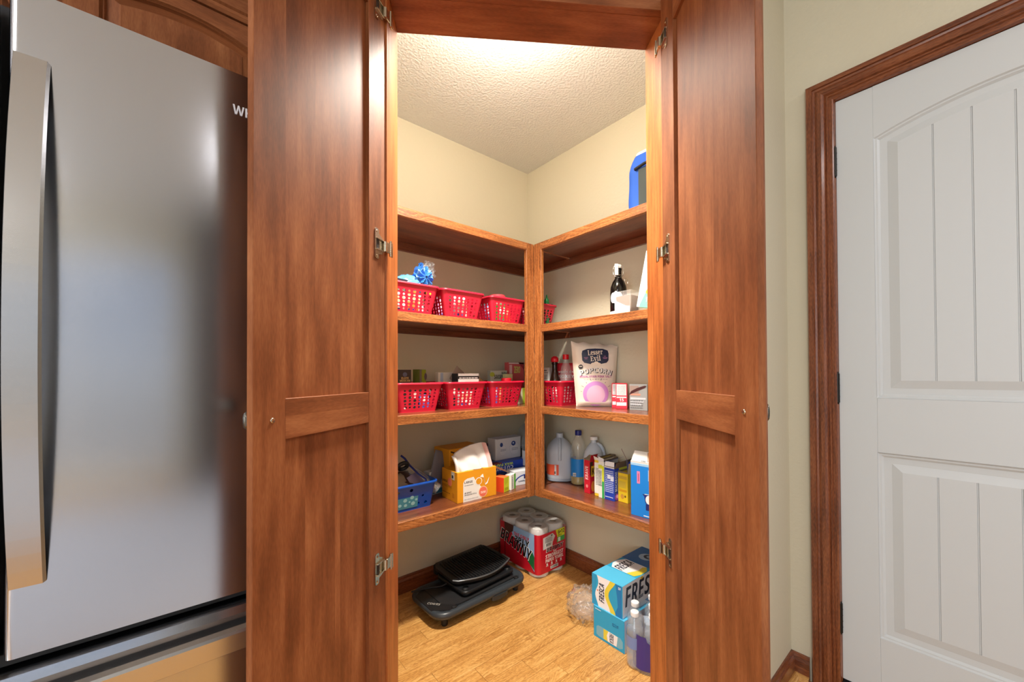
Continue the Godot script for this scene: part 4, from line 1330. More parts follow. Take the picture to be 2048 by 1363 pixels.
	patch(t, ff, [[0, 0], [1, 0], [1, 0.45], [0.75, 0.5], [0, 1]], rgb(238, 238, 238, 0.5))
	t = carton("board_game_box", "white and mint green cardboard box leaning sideways against the right jamb", "box", V(-0.22, S2 + 0.012, 1.02), -90.0, V(0.15, 0.235, 0.035), rgb(232, 236, 230, 0.5))
	t.rotation_degrees = V(0, -90, -12)
	f2_green(t)
	# third shelf: soy sauce and clear bottle in the basket, pouch, carton behind
	t = thing("soy_sauce_bottle", "dark brown glass sauce bottle with a red cap in the red basket beside the popcorn", "bottle", V(-0.155, S3 + 0.004, 0.385))
	bottle(t, [[0.0, 0.0], [0.029, 0.0], [0.032, 0.004], [0.032, 0.075], [0.031, 0.115], [0.022, 0.155], [0.0155, 0.185], [0.0145, 0.215], [0.0175, 0.219], [0.0175, 0.228], [0.015, 0.231]], rgb(34, 16, 10, 0.08))
	bottle(t, [[0.017, 0.229], [0.0215, 0.231], [0.022, 0.243], [0.019, 0.254], [0.008, 0.262], [0.0, 0.263]], rgb(206, 24, 40, 0.35), "cap")
	t = thing("clear_bottle", "empty clear plastic bottle with a red screw cap in the red basket beside the popcorn", "bottle", V(-0.125, S3 + 0.004, 0.440))
	bottle(t, [[0.0, 0.0], [0.027, 0.0], [0.031, 0.005], [0.031, 0.125], [0.033, 0.15], [0.031, 0.175], [0.024, 0.205], [0.0145, 0.228], [0.0135, 0.25], [0.0135, 0.262]], film(Color(0.92, 0.94, 0.94), 0.16))
	bottle(t, [[0.0165, 0.243], [0.0172, 0.244], [0.0172, 0.268], [0.0155, 0.27], [0.0, 0.27]], rgb(222, 24, 34, 0.35), "cap")
	t = packet("sauce_pouch", "red pouch with white lettering standing behind the red capped bottles", "packet", V(-0.075, S3 + 0.004, 0.41), V(0, -58, 0), V(0.135, 0.225, 0.03), rgb(204, 24, 44, 0.4))
	tf = {o = V(-0.0675, 0, 0.0155), r = Vector3.RIGHT, u = Vector3.UP, w = 0.135, h = 0.225}
	txt(t, tf, "wart dog", 0.12, 0.74, 0.76, 0.075, rgb(246, 226, 226)); txt(t, tf, "ROXEY", 0.12, 0.63, 0.66, 0.075, rgb(250, 240, 240)); oval(t, tf, 0.86, 0.62, 0.1, 0.055, rgb(240, 226, 222), 1.0); oval(t, tf, 0.86, 0.62, 0.05, 0.028, rgb(60, 26, 30), 2.0)
	t = carton("spice_box", "white carton with small grey print in the red basket next to the post", "box", V(-0.15, S3 + 0.004, 0.30), -75.0, V(0.08, 0.2, 0.03), rgb(216, 216, 212, 0.5))
	f2 = face(V(0.08, 0.2, 0.03), "front")
	small_print(t, f2, 0.3, 0.9, 0.5, 0.07, 1, rgb(70, 70, 74)); rect(t, f2, 0.1, 0.85, 0.8, 0.012, BLACK); small_print(t, f2, 0.2, 0.68, 0.65, 0.14, 3, rgb(120, 124, 130))
	popcorn()
	# little cartons at the right end
	for k in 2:
		t = carton("powder_box", "slim red and white carton, the one %s" % ["touching the popcorn bag", "nearer the torn grey box"][k], "box", V(-0.083 - 0.033 * k, S3, 0.741 + 0.047 * k), -58.0, V(0.052, 0.122, 0.035), rgb(226, 40, 62, 0.5), "red and white cartons beside the popcorn")
		f2 = face(V(0.052, 0.122, 0.035), "front")
		rect(t, f2, 0.06, 0.53, 0.86, 0.43, rgb(226, 226, 226)); small_print(t, f2, 0.12, 0.56, 0.7, 0.36, 7, rgb(170, 176, 184)); rect(t, f2, 0.06, 0.43, 0.86, 0.05, rgb(244, 226, 226)); txt(t, f2, "15", 0.32, 0.30, 0.36, 0.11, rgb(250, 236, 236)); rect(t, f2, 0.06, 0.13, 0.86, 0.13, rgb(240, 232, 230))
	t = carton("grey_box", "grey carton with a dark torn swoosh next to the red and white cartons", "box", V(-0.115, S3, 0.888), -82.0, V(0.085, 0.119, 0.05), rgb(150, 152, 152, 0.5))
	f2 = face(V(0.085, 0.119, 0.05), "front")
	rect(t, f2, 0.03, 0.58, 0.5, 0.36, rgb(150, 128, 120)); rect(t, f2, 0.08, 0.57, 0.55, 0.07, rgb(200, 140, 120), 1.0)
	patch(t, f2, [[0.0, 0.62], [0.03, 0.6], [0.45, 0.74], [0.86, 0.86], [0.97, 0.93], [0.86, 0.95], [0.45, 0.86], [0.12, 0.74]], rgb(66, 22, 24), 2.0)
	for k in 3: rect(t, f2, 0.06, 0.42 - 0.11 * k, 0.85 - 0.12 * k, 0.07, rgb(196, 200, 206))
	small_print(t, f2, 0.06, 0.08, 0.7, 0.36, 4, rgb(110, 112, 116), 2.0)
var f2: Dictionary
func f2_green(t: Node3D) -> void:
	var f := face(V(0.15, 0.235, 0.035), "front")
	patch(t, f, [[0.10, 0.0], [0.78, 0.0], [0.78, 0.97], [0.60, 0.97], [0.10, 0.05]], rgb(120, 214, 170))
	oval(t, f, 0.27, 0.28, 0.05, 0.035, rgb(200, 232, 60), 1.0)
	for k in 5: rect(t, f, 0.44 + 0.02 * k, 0.31 + 0.075 * k, 0.10, 0.05, rgb(214, 240, 226), 1.0)
	txt(t, f, "10", 0.26, 0.10, 0.12, 0.09, rgb(226, 246, 236), 1.0)

func bag_z(x: float, y: float) -> float:
	var v := y / 0.335
	var xx := x / lerpf(0.80, 1.0, v)
	return pillow_z(xx, y / (1.0 - 0.07 * (xx / 0.238 + 0.5)), V(0.238, 0.335, 0.085)) + 0.0016
func drape(parent: Node, called: String, arr: Array, xf: Transform3D, m: Material, lift: float) -> void:
	var vs: PackedVector3Array = arr[Mesh.ARRAY_VERTEX]
	var ix = arr[Mesh.ARRAY_INDEX]
	var g := G()
	var w := PackedVector3Array()
	for p in vs:
		var q := xf * p
		w.append(V(q.x, q.y, bag_z(q.x, q.y) + lift + q.z * 0.0002))
	var n: int = ix.size() if ix != null and ix.size() > 0 else w.size()
	for k in range(0, n, 3):
		var a: Vector3 = w[ix[k]] if ix != null and ix.size() > 0 else w[k]
		var b: Vector3 = w[ix[k + 1]] if ix != null and ix.size() > 0 else w[k + 1]
		var c: Vector3 = w[ix[k + 2]] if ix != null and ix.size() > 0 else w[k + 2]
		var nn := (b - a).cross(c - a)
		if nn.length() < 1e-12: continue
		nn = nn.normalized()
		if nn.z < 0: nn = -nn
		g.tri(a, b, c, nn, nn, nn)
	part(called, g, m, parent)
func drape_txt(t: Node, s: String, cx: float, cy: float, w: float, h: float, m: Material, lift := 0.0008, turn := 0.0, serif := false) -> void:
	var tm := TextMesh.new()
	var sf := SystemFont.new()
	sf.font_names = PackedStringArray(["Droid Serif" if serif else "Droid Sans"]); sf.font_weight = 700; sf.font_italic = serif
	tm.font = sf; tm.font_size = 24; tm.pixel_size = 0.01; tm.depth = 0.02; tm.text = s; tm.curve_step = 2.0
	var ab := tm.get_aabb()
	var b := Basis(V(0, 0, 1), turn) * Basis.from_scale(V(w / ab.size.x, h / ab.size.y, 1))
	drape(t, "lettering", tm.get_mesh_arrays(), Transform3D(b, V(cx, cy, 0) - b * ab.get_center()), m, lift)
func drape_disc(t: Node, outline: Array, m: Material, lift: float) -> void:
	var c := Vector2.ZERO
	for p in outline: c += p / outline.size()
	var vs := PackedVector3Array()
	var ix := PackedInt32Array()
	var n := outline.size()
	for r in 7:
		for k in n:
			var q: Vector2 = c.lerp(outline[k], r / 6.0)
			vs.append(V(q.x, q.y, 0))
	for r in 6:
		for k in n:
			var a := r * n + k; var b := r * n + (k + 1) % n
			ix.append_array([a, b, b + n, a, b + n, a + n])
	var arr := []
	arr.resize(Mesh.ARRAY_MAX)
	arr[Mesh.ARRAY_VERTEX] = vs; arr[Mesh.ARRAY_INDEX] = ix
	drape(t, "print", arr, Transform3D(), m, lift)
func popcorn() -> void:
	var t := thing("popcorn_bag", "large cream popcorn bag with a navy badge and a purple disc on its front", "bag", V(-0.108, S3, 0.623), -44.0)
	t.rotation_degrees.x = -3.0
	var s := V(0.238, 0.335, 0.085)
	pillow(t, s, rgb(236, 224, 210, 0.42), 0.0014, 0.03, 0.80, 0.07)
	var navy := rgb(38, 46, 74, 0.45)
	drape_disc(t, [Vector2(-0.064, 0.285), Vector2(-0.04, 0.294), Vector2(0.0, 0.296), Vector2(0.04, 0.294), Vector2(0.064, 0.285), Vector2(0.068, 0.27), Vector2(0.066, 0.235), Vector2(0.056, 0.222), Vector2(0.02, 0.214), Vector2(0.0, 0.213), Vector2(-0.02, 0.214), Vector2(-0.056, 0.222), Vector2(-0.066, 0.235), Vector2(-0.068, 0.27)], navy, 0.0004)
	var cream := rgb(240, 226, 210, 0.5)
	drape_txt(t, "Lesser", 0.0, 0.276, 0.076, 0.026, cream, 0.001, 0.07, true)
	drape_txt(t, "Evil", 0.0, 0.245, 0.052, 0.028, cream, 0.001, 0.07, true)
	for q in [[-0.047, 0.249, 0.01], [-0.047, 0.242, 0.007], [0.048, 0.255, 0.005], [0.049, 0.248, 0.012], [0.049, 0.243, 0.01]]: drape_disc(t, [Vector2(q[0] - q[2], q[1] - 0.0012), Vector2(q[0] + q[2], q[1] - 0.0008), Vector2(q[0] + q[2], q[1] + 0.0014), Vector2(q[0] - q[2], q[1] + 0.001)], rgb(190, 130, 170), 0.001)
	for q in [[-0.012, 0.213, 0.012], [0.003, 0.219, 0.012], [0.016, 0.213, 0.011]]:
		var p := []
		for k in 14: p.append(Vector2(q[0] + q[2] * cos(TAU * k / 14), q[1] + q[2] * 0.8 * sin(TAU * k / 14)))
		drape_disc(t, p, cream, 0.0014)
	var x := -0.077
	for k in 7:
		var q := (k - 3.0) / 3.0
		drape_txt(t, "POPCORN"[k], 0.07 * q + 0.0035, 0.172 + 0.012 * (1.0 - q * q) - 0.0016, 0.021, 0.026, rgb(30, 32, 40), 0.0008, -0.28 * q)
		drape_txt(t, "POPCORN"[k], 0.07 * q, 0.172 + 0.012 * (1.0 - q * q), 0.0195, 0.0235, rgb(240, 238, 238), 0.0016, -0.28 * q)
	drape_txt(t, "HIMALAYAN PINK SALT", 0.0, 0.152, 0.158, 0.011, rgb(170, 70, 150))
	for k in 9: drape_disc(t, [Vector2(-0.06 + 0.0135 * k, 0.137), Vector2(-0.05 + 0.0135 * k, 0.137), Vector2(-0.05 + 0.0135 * k, 0.139), Vector2(-0.06 + 0.0135 * k, 0.139)], rgb(140, 128, 128), 0.0008)
	var disc := []
	for k in 36: disc.append(Vector2(0.064 * cos(TAU * k / 36), 0.066 + 0.062 * sin(TAU * k / 36)))
	drape_disc(t, disc, rgb(206, 146, 214, 0.45), 0.0005)
	disc = []
	for k in 36: disc.append(Vector2(0.046 * cos(TAU * k / 36), 0.060 + 0.048 * sin(TAU * k / 36)))
	drape_disc(t, disc, rgb(226, 188, 216, 0.45), 0.001)
	for k in 9:
		var a := PI * (0.05 + 0.9 * k / 8.0)
		var d := Vector2(cos(a), sin(a)); var e := Vector2(-d.y, d.x) * 0.0008
		var c0 := Vector2(0, 0.066) + d * 0.069; var c1 := Vector2(0, 0.066) + d * (0.082 if k % 2 else 0.076)
		drape_disc(t, [c0 - e, c1 - e, c1 + e, c0 + e], rgb(64, 34, 84), 0.001)
	disc = []
	for k in 16: disc.append(Vector2(-0.074 + 0.0115 * cos(TAU * k / 16), 0.202 + 0.0115 * sin(TAU * k / 16)))
	drape_disc(t, disc, rgb(44, 44, 48), 0.0008)
	drape_disc(t, [Vector2(-0.081, 0.2025), Vector2(-0.067, 0.2025), Vector2(-0.067, 0.2055), Vector2(-0.081, 0.2055)], cream, 0.0014)

# ---------------------------------------------------------------- bottom shelf, left
func bottom_left_shelf() -> void:
	var bp := mat(Color8(14, 74, 168), 0.22)
	var t := thing("blue_basket", "translucent blue plastic basket full of kitchen odds and ends on the bottom left shelf", "basket", V(-0.955, S4, 0.165))
	basket_parts(t, 0.21, 0.20, 0.25, 0.245, 0.118, bp, 9, 5, Rect2(0.06, 0.1, 0.88, 0.74), 0.72)
	var sf := {o = V(-0.07, 0.012, 0.1025), r = Vector3.RIGHT, u = V(0, 0.985, 0.17), w = 0.105, h = 0.062}
	rect(t, sf, 0, 0, 1, 1, rgb(66, 140, 158, 0.3))
	for q in [[0.2, 0.3, 0.1], [0.42, 0.62, 0.12], [0.45, 0.25, 0.1], [0.72, 0.75, 0.12], [0.78, 0.3, 0.13], [0.92, 0.55, 0.08], [0.62, 0.45, 0.06]]: oval(t, sf, q[0], q[1], q[2] * 0.7, q[2] * 1.1, rgb(150, 200, 204, 0.3), 1.0)
	# odds and ends in it
	t = thing("skewers", "bundle of pale wooden skewers in a clear wrapper leaning in the blue basket", "skewers", V(-0.845, S4 + 0.045, 0.17), 0.0)
	for k in 16:
		var g := G()
		var a := rng.randf_range(-1, 1); var b := rng.randf_range(-1, 1)
		g.tube([V(0.035 + 0.015 * a, 0.02 + 0.01 * b, 0.05 + 0.012 * b), V(-0.075 + 0.022 * a, 0.115 + 0.02 * b, -0.03 + 0.02 * a)], 0.0022, 6)
		part("skewer", g, rgb(214, 200, 166, 0.7), t)
	var g := G()
	g.tube([V(0.05, 0.01, 0.058), V(0.03, 0.028, 0.045), V(-0.03, 0.08, 0.0), V(-0.085, 0.125, -0.038)], 0.031, 14, Transform3D(), 0.8)
	part("wrapper", g, film(Color(0.9, 0.92, 0.93), 0.22), t)
	t = thing("strap", "coiled black and blue strap hanging over the blue basket", "strap", V(-0.93, S4 + 0.1, 0.19))
	g = G()
	g.tube([V(-0.02, 0.125, -0.03), V(-0.005, 0.11, -0.02), V(0.01, 0.08, 0.0), V(0.035, 0.045, 0.03), V(0.06, 0.02, 0.06), V(0.065, -0.02, 0.065)], 0.011, 8, Transform3D(), 0.35)
	part("strap", g, rgb(24, 42, 130, 0.5), t)
	g = G()
	var ring := []
	for k in 19: ring.append(V(-0.03 + 0.022 * cos(TAU * k / 18), 0.085 + 0.016 * sin(TAU * k / 18), 0.015 + 0.012 * sin(TAU * k / 18)))
	g.tube(ring, 0.009, 10)
	part("loop", g, BLACK, t)
	t = thing("cloth", "crumpled beige cloth bulging from the left end of the blue basket", "cloth", V(-1.0, S4 + 0.07, 0.185))
	g = G()
	var f := noise(17, 1.0, 3)
	var rows := []
	for i in 13:
		var row := []
		for k in 25:
			var a := TAU * k / 24
			var p := PI * i / 12.0
			var q := 1.0 + 0.35 * f.get_noise_3d(cos(a) * sin(p) * 2, cos(p) * 2, sin(a) * sin(p) * 2)
			row.append(V(0.065 * sin(p) * cos(a) * q, 0.02 + 0.062 * -cos(p) * q, 0.06 * sin(p) * sin(a) * q))
		rows.append(row)
	g.skin(rows, Transform3D(), true)
	part("fold", g, rgb(150, 136, 118, 0.7), t)
	t = packet("napkin_packet", "flat dark brown packet lying across the front of the blue basket", "packet", V(-0.98, S4 + 0.105, 0.225), V(-60, 0, -6), V(0.12, 0.09, 0.012), rgb(70, 50, 44, 0.4))
	t = packet("clip_packet", "small purple and white packet in the middle of the blue basket", "packet", V(-0.89, S4 + 0.09, 0.225), V(-30, 10, 18), V(0.07, 0.06, 0.01), rgb(140, 128, 160, 0.4))
	t = carton("bandage_box", "white box with a blue base standing behind the blue basket beside the orange boxes", "box", V(-0.745, S4, 0.105), 8.0, V(0.10, 0.115, 0.05), rgb(206, 208, 212, 0.5))
	var fc := face(V(0.10, 0.115, 0.05), "front")
	rect(t, fc, 0.0, 0.03, 1.0, 0.2, rgb(60, 132, 160)); rect(t, fc, 0.1, 0.2, 0.35, 0.35, rgb(70, 60, 56), 1.0)
	for k in 3: rect(t, fc, 0.5 + 0.13 * k, 0.3, 0.06, 0.6, rgb(180, 150, 150), 1.0)
	t = packet("parcel_bag", "grey plastic pouch behind the skewers at the orange boxes", "packet", V(-0.765, S4 + 0.06, 0.14), V(-10, 0, -20), V(0.07, 0.16, 0.02), rgb(110, 108, 116, 0.4))
	# orange boxes of waste bags
	var org := rgb(232, 158, 26, 0.5)
	t = carton("bag_box", "orange carton standing behind the white bag, the farther of the two orange boxes", "box", V(-0.60, S4, 0.105), 3.0, V(0.215, 0.222, 0.14), org)
	fc = face(V(0.215, 0.222, 0.14), "front")
	rect(t, fc, 0.03, 0.45, 0.16, 0.3, rgb(196, 122, 16))
	patch(t, fc, [[0.04, 0.93], [0.3, 0.84], [0.3, 0.87], [0.04, 0.965]], rgb(70, 40, 10))
	rect(t, fc, 0.52, 0.48, 0.14, 0.2, rgb(206, 208, 214))
	var s := V(0.222, 0.142, 0.15)
	t = carton("bag_box", "orange carton of large waste bags with a white bag pulled out of its front", "box", V(-0.636, S4, 0.258), -2.0, s, org)
	fc = face(s, "front")
	patch(t, fc, [[0.14, 0.0], [0.60, 0.0], [0.66, 0.3], [0.56, 0.45], [0.46, 0.62], [0.40, 0.78], [0.24, 0.76], [0.17, 0.71], [0.14, 0.62]], rgb(238, 238, 234, 0.5))
	txt(t, fc, "LARGE", 0.17, 0.60, 0.20, 0.075, rgb(70, 72, 78)); small_print(t, fc, 0.17, 0.52, 0.22, 0.05, 1, rgb(150, 154, 160))
	txt(t, fc, "40 BAGS", 0.17, 0.26, 0.17, 0.05, rgb(90, 92, 98)); txt(t, fc, "30 GALLON (113 L)", 0.17, 0.19, 0.30, 0.05, rgb(90, 92, 98)); small_print(t, fc, 0.17, 0.06, 0.35, 0.06, 1, rgb(190, 190, 190))
	oval(t, fc, 0.53, 0.60, 0.085, 0.13, rgb(240, 240, 236), 1.0); oval(t, fc, 0.53, 0.60, 0.07, 0.105, org, 2.0)
	oval(t, fc, 0.64, 0.22, 0.115, 0.19, rgb(246, 200, 160), 1.0); oval(t, fc, 0.64, 0.22, 0.10, 0.165, rgb(238, 118, 92), 2.0); txt(t, fc, "new", 0.58, 0.16, 0.13, 0.08, rgb(250, 226, 210), 3.0)
	fc = face(s, "left")
	txt(t, fc, "LARGE", 0.02, 0.56, 0.36, 0.08, rgb(110, 70, 20)); oval(t, fc, 0.52, 0.60, 0.13, 0.14, rgb(236, 130, 96)); small_print(t, fc, 0.05, 0.42, 0.6, 0.08, 2, rgb(150, 96, 20)); rect(t, fc, 0.62, 0.72, 0.2, 0.26, rgb(206, 204, 196)); barcode(t, fc, 0.66, 0.75, 0.12, 0.14, 1.0)
	small_print(t, fc, 0.05, 0.2, 0.5, 0.06, 1, rgb(150, 96, 20)); rect(t, fc, 0.68, 0.12, 0.14, 0.16, rgb(206, 136, 20))
	fc = face(s, "top")
	patch(t, fc, [[0.40, 0.0], [0.66, 0.0], [0.63, 0.16], [0.53, 0.22], [0.43, 0.16]], rgb(120, 70, 10), 1.0)
	# the bag that has been pulled from it
	t = thing("waste_bag", "folded white waste bag with a pink drawstring standing out of the orange box", "bag", V(-0.588, S4 + 0.073, 0.30))
	var lo := [V(-0.146, 0.066, 0.01), V(-0.12, 0.05, 0.022), V(-0.085, 0.04, 0.026), V(-0.045, 0.034, 0.032), V(-0.016, 0.026, 0.036), V(-0.006, -0.012, 0.037), V(0.006, -0.005, 0.037), V(0.02, 0.028, 0.034), V(0.046, 0.055, 0.03)]
	var hi := [V(-0.153, 0.138, -0.015), V(-0.135, 0.148, -0.03), V(-0.105, 0.16, -0.035), V(-0.07, 0.17, -0.036), V(-0.04, 0.177, -0.036), V(-0.012, 0.18, -0.036), V(0.01, 0.182, -0.036), V(0.03, 0.181, -0.036), V(0.046, 0.178, -0.034)]
	var sheet := func(q: float, v: float, layer: float) -> Vector3:
		var x := q * 8.0
		var i := mini(int(x), 7)
		var a: Vector3 = lo[i].lerp(lo[i + 1], x - i); var b: Vector3 = hi[i].lerp(hi[i + 1], x - i)
		var p := a.lerp(b, v)
		p.z += 0.007 * sin(q * 16.0 + 3.0 * v) * sin(PI * clampf(v, 0.05, 1.0)) + 0.012 * sin(PI * v) - layer * (0.004 + 0.018 * sin(PI * minf(v, 0.9)))
		return p
	var front := []
	var rear := []
	for i in 15:
		var r1 := []
		var r2 := []
		for j in 41:
			r1.append(sheet.call(j / 40.0, i / 14.0, 0.0)); r2.append(sheet.call(j / 40.0, i / 14.0, 1.0))
		front.append(r1); rear.append(r2)
	g = G()
	g.skin(front); g.skin(rear); g.skin([front[14], rear[14]])
	g.skin([front.map(func(r): return r[40]), rear.map(func(r): return r[40])]); g.skin([front[0], rear[0]])
	# the rolled left edge
	var roll := []
	for i in 9:
		var row := []
		var c: Vector3 = (front[mini(i * 2, 14)][0] + rear[mini(i * 2, 14)][0]) / 2
		for k in 13: row.append(c + V(0.009 * cos(TAU * k / 12), 0, 0.011 * sin(TAU * k / 12)))
		roll.append(row)
	g.skin(roll, Transform3D(), true)
	part("film", g, rgb(240, 235, 233, 0.5), t)
	g = G()
	rows = []
	for i in 11:
		var row := []
		for j in 8: row.append(sheet.call(0.82 + 0.18 * j / 7.0, 0.12 + 0.88 * i / 10.0, 0.0) + V(0.0003, 0.0003, 0.0012))
		rows.append(row)
	g.skin(rows)
	part("pink_band", g, rgb(240, 190, 186, 0.5), t)
	# small cartons right of it
	s = V(0.05, 0.074, 0.06)
	t = carton("lime_box", "small orange topped yellow green carton beside the large orange box", "box", V(-0.466, S4, 0.302), 18.0, s, rgb(206, 214, 40, 0.5))
	fc = face(s, "left"); rect(t, fc, 0.0, 0.0, 1.0, 1.0, rgb(222, 70, 26, 0.5))
	fc = face(s, "top"); rect(t, fc, 0.0, 0.0, 1.0, 1.0, rgb(234, 120, 60, 0.5))
	fc = face(s, "front"); patch(t, fc, [[0.2, 0.5], [0.7, 0.6], [0.95, 1.0], [0.1, 1.0]], rgb(188, 200, 40)); small_print(t, fc, 0.15, 0.15, 0.7, 0.2, 2, rgb(160, 170, 20))
	s = V(0.05, 0.078, 0.035)
	t = carton("white_green_box", "narrow white and green carton between the yellow green box and the white bag roll box", "box", V(-0.41, S4, 0.305), 22.0, s, rgb(236, 238, 236, 0.5))
	fc = face(s, "front"); rect(t, fc, 0.66, 0.0, 0.34, 1.0, rgb(96, 190, 60)); txt(t, fc, "SANDWICH", 0.2, 0.1, 0.14, 0.75, rgb(120, 150, 140), 1.0, 1.0)
	t = thing("paper_flap", "cream sheet of paper leaning over the small cartons", "paper", V(-0.47, S4 + 0.072, 0.285), 0.0)
	g = G()
	rows = []
	for i in 5:
		var row := []
		for j in 7: row.append(V(0.105 * j / 6.0 - 0.03, 0.052 - 0.048 * j / 6.0 + 0.008 * i / 4.0 * (1 - j / 6.0), -0.05 + 0.055 * i / 4.0 + 0.02 * sin(PI * j / 6.0)))
		rows.append(row)
	g.skin(rows); 
	var r3 := []
	for r in rows: r3.append(r.map(func(p): return p - V(0, 0.001, 0)))
	g.skin(r3)
	part("sheet", g, rgb(226, 222, 206, 0.6), t)
	s = V(0.125, 0.076, 0.075)
	t = carton("roll_box", "white carton with a blue arc and navy emblem beside the bottom of the post", "box", V(-0.300, S4, 0.255), -10.0, s, rgb(232, 236, 242, 0.45))
	fc = face(s, "front")
	var arc := []
	for k in 17: arc.append([0.02 + 0.62 * (1 - cos(PI / 2 * k / 16.0)), 0.12 + 0.62 * sin(PI / 2 * k / 16.0)])
	for k in 17: arc.append([0.09 + 0.55 * (1 - cos(PI / 2 * (16 - k) / 16.0)), 0.12 + 0.54 * sin(PI / 2 * (16 - k) / 16.0)])
	patch(t, fc, arc, rgb(44, 74, 156)); rect(t, fc, 0.52, 0.42, 0.28, 0.26, rgb(26, 40, 110)); oval(t, fc, 0.66, 0.56, 0.07, 0.06, rgb(200, 210, 230), 1.0); txt(t, fc, "unity", 0.24, 0.2, 0.42, 0.14, rgb(50, 60, 90)); rect(t, fc, 0.86, 0.5, 0.14, 0.3, rgb(150, 40, 130), 1.0); oval(t, fc, 0.9, 0.3, 0.07, 0.14, rgb(196, 204, 220))
	s = V(0.30, 0.055, 0.055)
	t = carton("wax_paper_box", "long blue wax paper carton lying upside down behind the small cartons", "box", V(-0.345, S4 + 0.058, 0.165), -3.0, s, rgb(20, 64, 176, 0.4))
	fc = face(s, "front")
	txt(t, fc, "WAX PAPER", 0.16, 0.62, 0.5, 0.26, rgb(196, 226, 60), 1.0, 2.0); txt(t, fc, "CUT-RITE", 0.16, 0.22, 0.5, 0.34, rgb(236, 240, 246), 1.0, 2.0); rect(t, fc, 0.0, 0.86, 0.4, 0.14, rgb(120, 30, 40))
	fc = face(s, "top"); rect(t, fc, 0.0, 0.0, 0.35, 0.5, rgb(110, 26, 34))
	var under := carton("roll_box", "dark blue carton lying under the wax paper box", "box", V(-0.355, S4, 0.165), 0.0, V(0.26, 0.057, 0.06), rgb(24, 44, 110, 0.5))
	small_print(under, face(V(0.26, 0.057, 0.06), "front"), 0.2, 0.3, 0.5, 0.4, 2, rgb(150, 170, 210))
	s = V(0.185, 0.125, 0.07)
	t = thing("salt_bag", "white bag with two navy ovals and a crumpled top on the bottom shelf", "bag", V(-0.283, S4 + 0.114, 0.10))
	g = G()
	rows = []
	for i in 9:
		var row := []
		for p in loop(0.095, 0.04, 0.01, 0.12 * i / 8.0, 4):
			var v := i / 8.0
			var dip := 0.022 * pow(v, 3.0) * (1.0 - absf(p.x) / 0.095)
			row.append(V(p.x * (1.0 + 0.03 * v), p.y - dip, p.z * (1.0 + 0.05 * sin(p.x * 60.0) * v)))
		rows.append(row)
	g.skin(rows, Transform3D(), true)
	var rim: Array = rows[8]
	g.skin([rim, rim.map(func(p): return V(p.x * 0.7, p.y - 0.012, p.z * 0.5)), rim.map(func(_p): return V(0, 0.085, 0))], Transform3D(), true)
	part("body", g, rgb(206, 208, 214, 0.55), t)
	fc = {o = V(-0.095, 0, 0.0418), r = Vector3.RIGHT, u = Vector3.UP, w = 0.19, h = 0.12}
	oval(t, fc, 0.2, 0.70, 0.055, 0.10, rgb(34, 56, 120), 1.0); oval(t, fc, 0.67, 0.70, 0.085, 0.115, rgb(34, 56, 120), 1.0); oval(t, fc, 0.66, 0.72, 0.03, 0.04, rgb(190, 200, 220), 2.0)
	oval(t, fc, 0.26, 0.42, 0.15, 0.25, rgb(190, 194, 204)); oval(t, fc, 0.72, 0.45, 0.2, 0.32, rgb(190, 194, 204)); oval(t, fc, 0.26, 0.42, 0.14, 0.235, rgb(208, 210, 216), 0.5); oval(t, fc, 0.72, 0.45, 0.19, 0.305, rgb(208, 210, 216), 0.5)
	small_print(t, fc, 0.16, 0.4, 0.22, 0.12, 2, rgb(130, 140, 160), 2.0); small_print(t, fc, 0.6, 0.38, 0.26, 0.14, 2, rgb(130, 140, 160), 2.0)
	under = carton("stock_box", "grey carton beneath the white salt bag at the back of the bottom left shelf", "box", V(-0.283, S4, 0.085), 0.0, V(0.2, 0.113, 0.08), rgb(120, 124, 134, 0.6))
	s = V(0.075, 0.155, 0.05)
	t = carton("freezer_bag_box", "upright carton with a navy dome and pale border left of the white salt bag", "box", V(-0.435, S4, 0.095), 0.0, s, rgb(206, 208, 214, 0.5))
	fc = face(s, "front")
	patch(t, fc, [[0.0, 0.2], [0.9, 0.2], [0.86, 0.55], [0.7, 0.76], [0.45, 0.88], [0.2, 0.92], [0.0, 0.92]], rgb(26, 46, 130)); oval(t, fc, 0.45, 0.55, 0.1, 0.14, rgb(170, 60, 80), 1.0); rect(t, fc, 0.6, 0.85, 0.35, 0.14, rgb(196, 150, 90), 1.0)
	t = thing("skillet_handle", "dark plum coloured stick on the boxes at the back of the bottom shelf", "stick", V(-0.34, S4 + 0.165, 0.05), 0.0)
	g = G()
	g.tube([V(-0.1, 0.02, 0.02), V(-0.06, 0.026, 0.012), V(0.06, 0.04, 0.0), V(0.078, 0.042, 0.0)], 0.008, 10)
	g.tube([V(-0.06, 0.02, 0.014), V(-0.06, -0.055, 0.014)], 0.012, 10)
	part("handle", g, rgb(58, 34, 52, 0.5), t)

